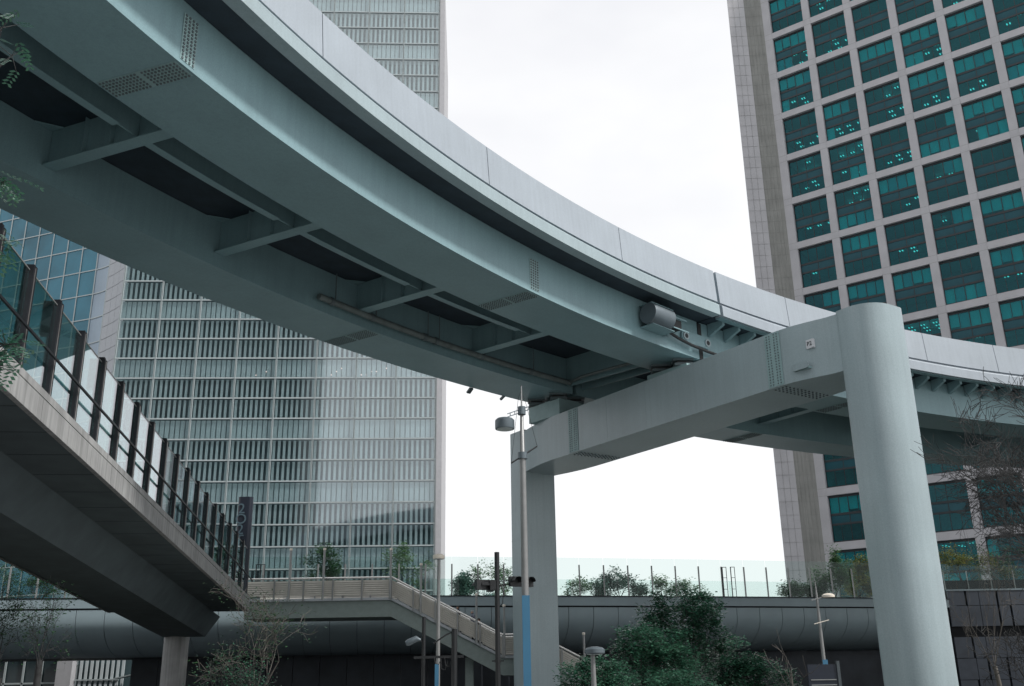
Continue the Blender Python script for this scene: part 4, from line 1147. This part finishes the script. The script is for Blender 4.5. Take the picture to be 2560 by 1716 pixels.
# low dark board with two lit edge lines by the small lamp
Y = 50; a = spot(2018, 1662, Y); b = spot(2098, 1716, Y); t = thing('sign_board', 'dark information board with two pale rails under the deck, by the slender lamp', 'sign', ((a.x + b.x) / 2, Y, GZ))
mb = MB(); mb.box(a.x, b.x, Y, Y + 0.12, GZ + 0.3, a.z); mb.build('board', M_pylon, t)
for v in (1700, 1713):
    zz_ = spot(2050, v, Y).z
    mb = MB(); mb.box(a.x + 0.1, b.x - 0.1, Y - 0.04, Y - 0.005, zz_ - 0.02, zz_ + 0.02); mb.build('pale_rail', M_stainpost, t)
mb = MB(); mb.box(b.x - 0.02, b.x + 0.12, Y - 0.06, Y + 0.18, GZ, a.z + 0.15); mb.build('side_post', M_bannerback, t)
# pylon sign with stacked characters, beside the footbridge end
Y = 60.0; a = spot(611, 1244, Y); b = spot(641, 1244, Y); xc = (a.x + b.x) / 2 - 0.25; hw = 0.43
t = thing('pylon_sign', 'dark blue pylon sign with stacked pale characters at the far end of the footbridge', 'sign', (xc, Y, 5.3))
loop = rrect(-hw, hw, -0.25, 0.25, (0.2, 0.2, 0.2, 0.2))
mb = MB(); mb.prism([(xc + p_, Y + q_) for p_, q_ in loop], 5.3, a.z); mb.build('pylon_body', M_pylon, t, smooth=35)
for i, ch in enumerate('2O2T'):
    me = text_mesh(ch, 0.85, 0.02); me.materials.append(M_letter)
    o = bpy.data.objects.new('letter', me); C.objects.link(o); o.parent = t
    o.location = (-0.16, -0.275, a.z - 5.3 - 0.75 - i * 0.62); o.rotation_euler = (pi / 2, 0, 0)

# ================================================================== PEOPLE on the stairs
def person(x, Y, zf, h, hair, top, legs, label, turn=0.0, lean=0.0):
    t = thing('person', label, 'person', (x, Y, zf))
    me = bpy.data.meshes.new('body'); H = h
    V = [(0, 0, .52), (0, 0, .64), (0, 0.005, .76), (0, 0, .83), (0, -0.01, .87), (0, -0.02, .93),
         (.055, 0, .50), (.06, -.05, .28), (.06, -.01, .04), (.065, -.09, .015),
         (-.055, 0, .50), (-.06, .06, .29), (-.06, .12, .07), (-.062, .05, .03),
         (.105, 0, .80), (.13, .05, .64), (.125, -.04, .50), (.12, -.07, .45),
         (-.105, 0, .80), (-.13, -.04, .64), (-.12, -.10, .52), (-.115, -.13, .47)]
    Eg = [(0, 1), (1, 2), (2, 3), (3, 4), (4, 5), (0, 6), (6, 7), (7, 8), (8, 9), (0, 10), (10, 11), (11, 12), (12, 13), (3, 14), (14, 15), (15, 16), (16, 17), (3, 18), (18, 19), (19, 20), (20, 21)]
    Rr = [.085, .075, .10, .06, .032, .062, .055, .038, .025, .022, .055, .038, .025, .022, .04, .03, .023, .022, .04, .03, .023, .022]
    me.from_pydata([(a * H, b * H, c * H) for a, b, c in V], Eg, [])
    o = bpy.data.objects.new('body', me); C.objects.link(o); o.parent = t
    me.materials.append(top)
    sk = o.modifiers.new('skin', 'SKIN'); ss = o.modifiers.new('sub', 'SUBSURF'); ss.levels = 2; ss.render_levels = 2
    for i, r_ in enumerate(Rr): me.skin_vertices[0].data[i].radius = (r_ * H, r_ * H * 0.85)
    me.skin_vertices[0].data[0].use_root = True
    ROOTLOC[o.name] = Vector((x, Y, zf))
    hc = Vector((x, Y, zf)) + Vector((0, -0.02, 0.93)) * H
    # head and face
    bm = bmesh.new(); bmesh.ops.create_icosphere(bm, subdivisions=3, radius=1)
    for v in bm.verts:
        f = v.co.copy(); v.co = Vector((f.x * 0.075, f.y * 0.092, f.z * 0.115)) 
        if f.z < -0.2: v.co.x *= 1 + f.z * 0.28
        if f.y < -0.9: v.co.y -= 0.018 * max(0, 1 - abs(f.z + 0.1) * 3) * max(0, 1 - abs(f.x) * 5)
    me2 = bpy.data.meshes.new('head'); bm.to_mesh(me2); bm.free(); me2.materials.append(M_skin)
    for pl_ in me2.polygons: pl_.use_smooth = True
    hd = bpy.data.objects.new('head', me2); C.objects.link(hd); hd.parent = t; hd.location = hc - Vector((x, Y, zf)); ROOTLOC[hd.name] = Vector((0, 0, 0))
    for nm, pp, rr_, m_ in (('eye', (0.028, -0.083, 0.012), 0.011, M_ink), ('eye', (-0.028, -0.083, 0.012), 0.011, M_ink), ('ear', (0.076, 0.0, 0.0), 0.02, M_skin), ('ear', (-0.076, 0.0, 0.0), 0.02, M_skin)):
        bm = bmesh.new(); bmesh.ops.create_icosphere(bm, subdivisions=1, radius=rr_); me3 = bpy.data.meshes.new(nm); bm.to_mesh(me3); bm.free(); me3.materials.append(m_)
        e = bpy.data.objects.new(nm, me3); C.objects.link(e); e.parent = hd; e.location = pp
    bm = bmesh.new(); bmesh.ops.create_icosphere(bm, subdivisions=3, radius=1)
    for v in list(bm.verts):
        f = v.co
        if f.z < 0.25 and f.y < -0.15 or f.z < -0.35: bm.verts.remove(v)
    for v in bm.verts: v.co = Vector((v.co.x * 0.085, v.co.y * 0.102 + 0.004, v.co.z * 0.125 + 0.004))
    me4 = bpy.data.meshes.new('hair'); bm.to_mesh(me4); bm.free(); me4.materials.append(hair)
    hr = bpy.data.objects.new('hair', me4); C.objects.link(hr); hr.parent = hd
    # trousers over the legs
    mb = MB(); b0 = Vector((x, Y, zf))
    for a, b, c in ((6, 7, 8), (10, 11, 12)):
        mb.tube([b0 + Vector(V[q]) * H for q in (a, b, c)], [.072 * H, .05 * H, .036 * H], 10)
    mb.build('trousers', legs, t, smooth=50)
    t.rotation_euler = (0, 0, turn)
    return t
for u, v, hair, top, lab, trn in ((1146, 1520, M_hairdark, M_clothnavy, 'dark-haired person in a navy jacket walking on the stairs, the left of the three', radians(-80)),
                             (1182, 1531, M_hairgrey, M_clothgrey, 'grey-haired person in a patterned grey top on the stairs, the middle of the three', radians(-75)),
                             (1198, 1551, M_hairdark, M_clothblack, 'person in black lowest on the upper flight, mostly hidden behind a slim post lamp', radians(-80))):
    Yp = SY + 1.8; q = spot(u, v, Yp); zf = floor_z(q.x)
    hh = min(max((q.z - zf) / 0.93, 1.5), 1.8)
    person(q.x, Yp, zf, hh, hair, top, M_clothblack, lab, trn)

# ================================================================== VEGETATION
TWIG = [0.006]
def branch(mb, p, d, L, r, depth, rnd, tips, curl=0.25, split=3, gravity=0.0, seg=4, thin=0.62):
    pts = [p.copy()]; rad = [r]; q = p.copy(); dd = d.copy()
    for k in range(seg):
        dd = (dd + Vector((rnd.uniform(-1, 1), rnd.uniform(-1, 1), rnd.uniform(-0.6, 0.8) + gravity)) * curl * 0.5).normalized()
        q = q + dd * (L / seg); pts.append(q.copy()); rad.append(max(r * (1 - 0.6 * (k + 1) / seg), TWIG[0]))
        if depth <= 1: tips.append((q.copy(), dd.copy()))
    mb.tube(pts, rad, 6 if depth > 1 else 4, cap=False)
    if depth > 0:
        for k in range(split):
            i = rnd.randint(1, seg) if k else seg
            ang = rnd.uniform(0, 2 * pi); tilt = rnd.uniform(0.35, 0.95)
            side = dd.cross(Vector((cos(ang), sin(ang), 0.3)))
            if side.length < .01: continue
            side.normalize()
            nd = (dd * cos(tilt) + side * sin(tilt)).normalized()
            branch(mb, pts[i], nd, L * rnd.uniform(thin - .12, thin + .12), rad[i] * 0.72, depth - 1, rnd, tips, curl, split, gravity, seg, thin)
def leaves(mb, centers, n, size, spread, rnd, pinnate=False):
    for _ in range(n):
        c, d = rnd.choice(centers)
        q = c + Vector((rnd.gauss(0, spread), rnd.gauss(0, spread), rnd.gauss(0, spread * 0.8)))
        a = rnd.uniform(0, 2 * pi); e = rnd.uniform(-0.5, 0.6); s = size * rnd.uniform(0.6, 1.3)
        ax_ = Vector((cos(a) * cos(e), sin(a) * cos(e), sin(e))); bx = ax_.cross(Vector((rnd.uniform(-.6, .6), rnd.uniform(-.6, .6), 1)).normalized())
        if bx.length < 0.05: continue
        bx.normalize(); i = len(mb.v)
        mb.v += [tuple(q - ax_ * s * .5), tuple(q + bx * s * .26 - ax_ * s * .05), tuple(q + ax_ * s * .5), tuple(q - bx * s * .26 - ax_ * s * .05)]
        mb.f.append((i, i + 1, i + 2, i + 3))
def tree(name, label, base, h, w, lm, seed, n=3000, size=0.12, spread=0.25, bark=M_bark, trunk=0.3, depth=3, group=None, cat='tree', r0=None, split=3, gravity=0.0, stems=1, thin=.62, clump=0):
    rnd = random.Random(seed); t = thing(name, label, cat, tuple(base), group)
    mb = MB(); tips = []; base = Vector(base)
    r0 = r0 or h * 0.018
    th = h * trunk
    if th > 0: mb.tube([base, base + Vector((rnd.uniform(-.1, .1), rnd.uniform(-.1, .1), th * .5)), base + UP * th], [r0 * 1.3, r0 * 1.1, r0], 8)
    for k in range(3 + stems):
        a = rnd.uniform(0, 2 * pi); tl = rnd.uniform(0.15, 0.9) if k else 0.05
        branch(mb, base + UP * th * rnd.uniform(.8, 1), Vector((sin(tl) * cos(a), sin(tl) * sin(a), cos(tl))), h * 0.42, r0 * 0.7, depth, rnd, tips, 0.3, split, gravity, thin=thin)
    # keep the crown within its height and width
    out_ = []
    zt = base.z + h; 
    mxz = max(p.z for p, d in tips); rl = sorted(((p.x - base.x) ** 2 + (p.y - base.y) ** 2) ** .5 for p, d in tips); mxr = rl[int(len(rl) * 0.86)]
    fz = (h - th) / max(mxz - base.z - th, .1); fr = w / 2 / max(mxr, .1)
    def fit(v):
        v = Vector(v); z = v.z
        if z > base.z + th: z = base.z + th + (z - base.z - th) * fz
        return Vector((base.x + (v.x - base.x) * fr, base.y + (v.y - base.y) * fr, z))
    nb = len(mb.v)
    mb.v = [tuple(fit(v)) if i >= 24 or th == 0 else v for i, v in enumerate(mb.v)]
    tips = [(fit(p), d) for p, d in tips]
    mb.build('trunk', bark, t, smooth=60, fixn=False)
    if n and clump:
        zc = base.z + th * 0.7 + (h - th * 0.7) * 0.5; rz = (h - th * 0.7) * 0.5; cs = []
        for k in range(clump):
            a = rnd.uniform(0, 2 * pi); cz_ = rnd.uniform(-0.75, 1.0); rr_ = sqrt(max(0.02, 1 - cz_ * cz_)) * rnd.uniform(0.45, 1.0)
            cs.append((Vector((base.x + cos(a) * rr_ * w / 2, base.y + sin(a) * rr_ * w / 2, zc + cz_ * rz * rnd.uniform(0.8, 1.0))), None))
        cs2 = []
        for c_, _ in cs:
            R_ = rnd.uniform(0.3, 0.65)
            for k in range(14):
                v_ = Vector((rnd.gauss(0, 1), rnd.gauss(0, 1), abs(rnd.gauss(0, 0.7)))).normalized() * R_
                cs2.append((c_ + Vector((v_.x, v_.y, v_.z * 0.6)), None))
        tips = cs2 + tips[::4]
    if n:
        ml_ = MB(); leaves(ml_, tips, n, size, spread, rnd); ml_.build('crown', lm, t, fixn=False, stuff=False)
    return t
def place(u, Y): return spot(u, 1700, Y).x
# planting on the deck
ZP = ZD - 0.05
DT = [(818, 1356, 95, 71.5, M_leafdark, 'small dark green tree on the deck behind the landing, against the louvred tower', 1200),
      (1010, 1358, 105, 72.5, M_leafmid, 'thin spreading tree on the deck just left of the tower edge', 700),
      (1152, 1440, 34, 75, M_leafblue, 'narrow pointed conifer on the deck left of the black signal pole', 900),
      (1176, 1428, 50, 76, M_leafblue, 'bushy young tree on the deck beside the pointed conifer', 600),
      (1212, 1398, 75, 76, M_leafmid, 'airy tree on the deck behind the black signal pole', 420),
      (1262, 1408, 60, 77, M_leafmid, 'airy tree on the deck at the left of the far pier column', 420),
      (1446, 1446, 50, 76, M_leafmid, 'sparse shrub-like tree on the deck right of the far pier column', 330),
      (1492, 1450, 60, 77, M_leafblue, 'rounded blue-green bush on the deck between the first glass posts', 700),
      (1545, 1424, 92, 77, M_leafblue, 'largest bushy tree on the deck in the middle of the sky gap', 1300),
      (1600, 1462, 60, 78, M_leafblue, 'low spreading shrub on the deck right of the largest bush', 420),
      (1652, 1440, 48, 77.5, M_leafmid, 'slim sparse tree on the deck above the big foreground crown', 300),
      (1706, 1452, 90, 78, M_leafmid, 'pale feathery shrubs on the deck above the foreground tree', 500),
      (1975, 1452, 60, 79, M_leafdark, 'low dark shrub on the deck at the foot of the stone tower', 600),
      (2076, 1372, 80, 80, M_leafmid, 'upright green tree on the deck in front of the stone tower corner', 1700),
      (2135, 1392, 100, 81, M_leafyel, 'yellow-green bamboo-like bush on the deck left of the near pier column', 1900),
      (2040, 1462, 110, 80, M_leafdark, 'low dark hedge plant on the deck below the upright green tree', 1300)]
for i, (u, vt, wpx, Y, lm, lab, n) in enumerate(DT):
    top = spot(u, vt, Y); h = top.z - ZP; w_ = wpx * Y / FOC * 1.02
    tree('deck_tree', lab, (top.x, Y, ZP), h, w_, lm, 100 + i, int(n * 2.6), 0.21, 0.2, trunk=0.12, depth=3 if n < 1000 else 3, group='planting on the pedestrian deck', r0=0.05, split=3)
for i, (u, vt, wpx, Y, lm, lab, n) in enumerate([
      (2395, 1368, 150, 82, M_leafyel, 'yellow-green bush above the stone wall right of the near pier column', 2200),
      (2500, 1350, 130, 83, M_leafdark, 'dark green bush above the stone wall behind the bare tree', 2000)]):
    top = spot(u, vt, Y); tree('wall_top_bush', lab, (top.x, Y, 6.9), top.z - 6.9, wpx * Y / FOC, lm, 140 + i, int(n * 1.3), 0.17, 0.2, trunk=0.05, r0=0.05)
# planting on the left part of the deck, under the footbridge
for i, (u, vt, wpx, Y, lab) in enumerate([(20, 1400, 110, 72, 'dark green shrub on the deck at the far left under the footbridge'), (105, 1430, 90, 72.5, 'dark green shrub on the deck between the left-hand glass posts')]):
    top = spot(u, vt, Y); tree('deck_tree', lab, (top.x, Y, ZP), top.z - ZP, wpx * Y / FOC, M_leafdark, 150 + i, 1500, 0.17, 0.18, trunk=0.1, r0=0.05, group='planting on the pedestrian deck')
# glossy foreground trees in front of the deck
for i, (u, vt, wpx, Y, lm, lab, n, sz) in enumerate([
      (1715, 1470, 205, 44, M_leafshine, 'tallest bushy evergreen tree in front of the deck, between the pier columns', 15000, 0.15),
      (1622, 1568, 215, 41, M_leafshine, 'glossy-leaved tree crown left of the tallest evergreen', 11000, 0.14),
      (1855, 1640, 160, 42, M_leafshine, 'low glossy tree crown right of the tallest evergreen', 8000, 0.14),
      (1495, 1655, 190, 38, M_leafshine, 'low glossy bush at the foot of the stairs, beside the mushroom lamp', 7000, 0.13),
      (1690, 1690, 150, 37, M_leafshine, 'low dark bush at the bottom edge under the tallest evergreen', 4000, 0.12)]):
    top = spot(u, vt, Y); tree('evergreen_tree', lab, (top.x, Y, GZ), top.z - GZ, wpx * Y / FOC, lm, 200 + i, int(n * (0.8 if i == 0 else 1.15)), sz * 1.1, 0.13, clump=int(wpx * (0.26 if i == 0 else 0.3)), trunk=0.28, depth=4, r0=0.11, bark=M_bark, split=3)
# bare trees
TWIG[0] = 0.010
def bare(u0, vb, vt, wpx, Y, label, seed, bark=M_barkpale, depth=4, r0=0.14, n=0, lm=M_leafdark, split=3, trunk=0.3, lean=0):
    top = spot(u0, vt, Y); return tree('bare_tree', label, (top.x, Y, GZ), top.z - GZ, wpx * Y / FOC, lm, seed, n, 0.1, 0.2, bark=bark, trunk=trunk, depth=depth, r0=r0, split=split, thin=.66)
bare(2530, 1716, 900, 560, 24, 'tall bare tree with pale twigs at the right edge, in front of the viaduct', 301, M_bark, 5, 0.20, trunk=0.36, split=4)
bare(2425, 1716, 1290, 170, 44, 'slender bare tree just right of the near pier column', 302, M_barkpale, 4, 0.09, trunk=0.25)
bare(2560, 1716, 1500, 190, 28, 'low bare tree with dark twigs at the lower right corner', 303, M_bark, 4, 0.08, trunk=0.3)
bare(1968, 1716, 1570, 140, 30, 'small leafless sapling with pale twigs left of the sign board', 304, M_barkpale, 2, 0.05, split=2, trunk=0.35)
bare(40, 1716, 1400, 220, 36, 'dark bare tree under the footbridge at the lower left edge', 305, M_bark, 4, 0.10, n=2600, trunk=0.35)
bare(128, 1716, 1440, 120, 34, 'upright dark bare tree under the footbridge, right of the lower left one', 306, M_bark, 4, 0.10, n=900, trunk=0.5)
bare(655, 1716, 1440, 230, 33, 'tangled bare tree with curved pale twigs where footbridge meets stairs', 307, M_barkpale, 4, 0.09, n=1500, trunk=0.3)
bare(570, 1716, 1610, 170, 31, 'dark shrub with sparse leaves below the footbridge end', 308, M_bark, 4, 0.06, n=1600, lm=M_leafshine, trunk=0.15)

TWIG[0] = 0.006
# near tree standing just outside the left edge, its sprays reach into view
rnd = random.Random(77)
nt_ = thing('leafy_tree', 'nearby tree whose leafy sprays hang into view at the left edge', 'tree', (-4.6, 7.2, GZ))
mb = MB(); mb.tube([(-4.6, 7.2, GZ), (-4.65, 7.25, 0.8), (-4.5, 7.2, 2.4), (-4.6, 7.3, 4.2), (-4.5, 7.2, 5.4)], [0.14, 0.12, 0.09, 0.06, 0.03], 10)
lf = MB()
def spray(u, v, Y, n, R, lsz, start):
    tip = spot(u, v, Y)
    pts = [Vector(start), Vector(start).lerp(tip, 0.5) + Vector((0, 0, 0.12)), tip]
    mb.tube(pts, [0.03, 0.015, 0.005], 6)
    for k in range(n):
        c = tip + Vector((rnd.gauss(0, R * 0.6), rnd.gauss(0, R * 0.6), rnd.gauss(0, R * 0.55)))
        a = rnd.uniform(0, 2 * pi); d = Vector((cos(a), sin(a), rnd.uniform(-1.1, -0.1))).normalized()
        mb.tube([tip, c], [0.004, 0.002], 4)
        up_ = Vector((rnd.uniform(-.3, .3), rnd.uniform(-.3, .3), 1)).normalized(); sd = d.cross(up_).normalized()
        for q in range(5):
            for sgn in (-1, 1):
                b = c + d * (q * lsz * 0.75); ax_ = (d * 0.5 + sd * sgn).normalized(); bx = ax_.cross(up_).normalized()
                nn = len(lf.v); L = lsz * rnd.uniform(.8, 1.2)
                lf.v += [tuple(b), tuple(b + ax_ * L * .5 + (d * .28) * L), tuple(b + ax_ * L), tuple(b + ax_ * L * .5 - (d * .28) * L)]
                lf.f.append((nn, nn + 1, nn + 2, nn + 3))
spray(8, 455, 7.0, 12, 0.10, 0.055, (-4.5, 7.2, 3.4))
spray(14, 862, 7.0, 22, 0.14, 0.06, (-4.55, 7.2, 2.0))
spray(-6, 915, 7.0, 9, 0.10, 0.055, (-4.55, 7.2, 2.0))
spray(5, 70, 7.2, 5, 0.16, 0.05, (-4.5, 7.2, 4.9))
spray(30, 140, 7.2, 5, 0.16, 0.05, (-4.5, 7.2, 4.6))
spray(-20, 600, 7.2, 14, 0.15, 0.055, (-4.5, 7.2, 3.0))
mb.build('trunk', M_bark, nt_, smooth=60, fixn=False)
lf.build('leaves', M_leafshine, nt_, fixn=False, stuff=True)
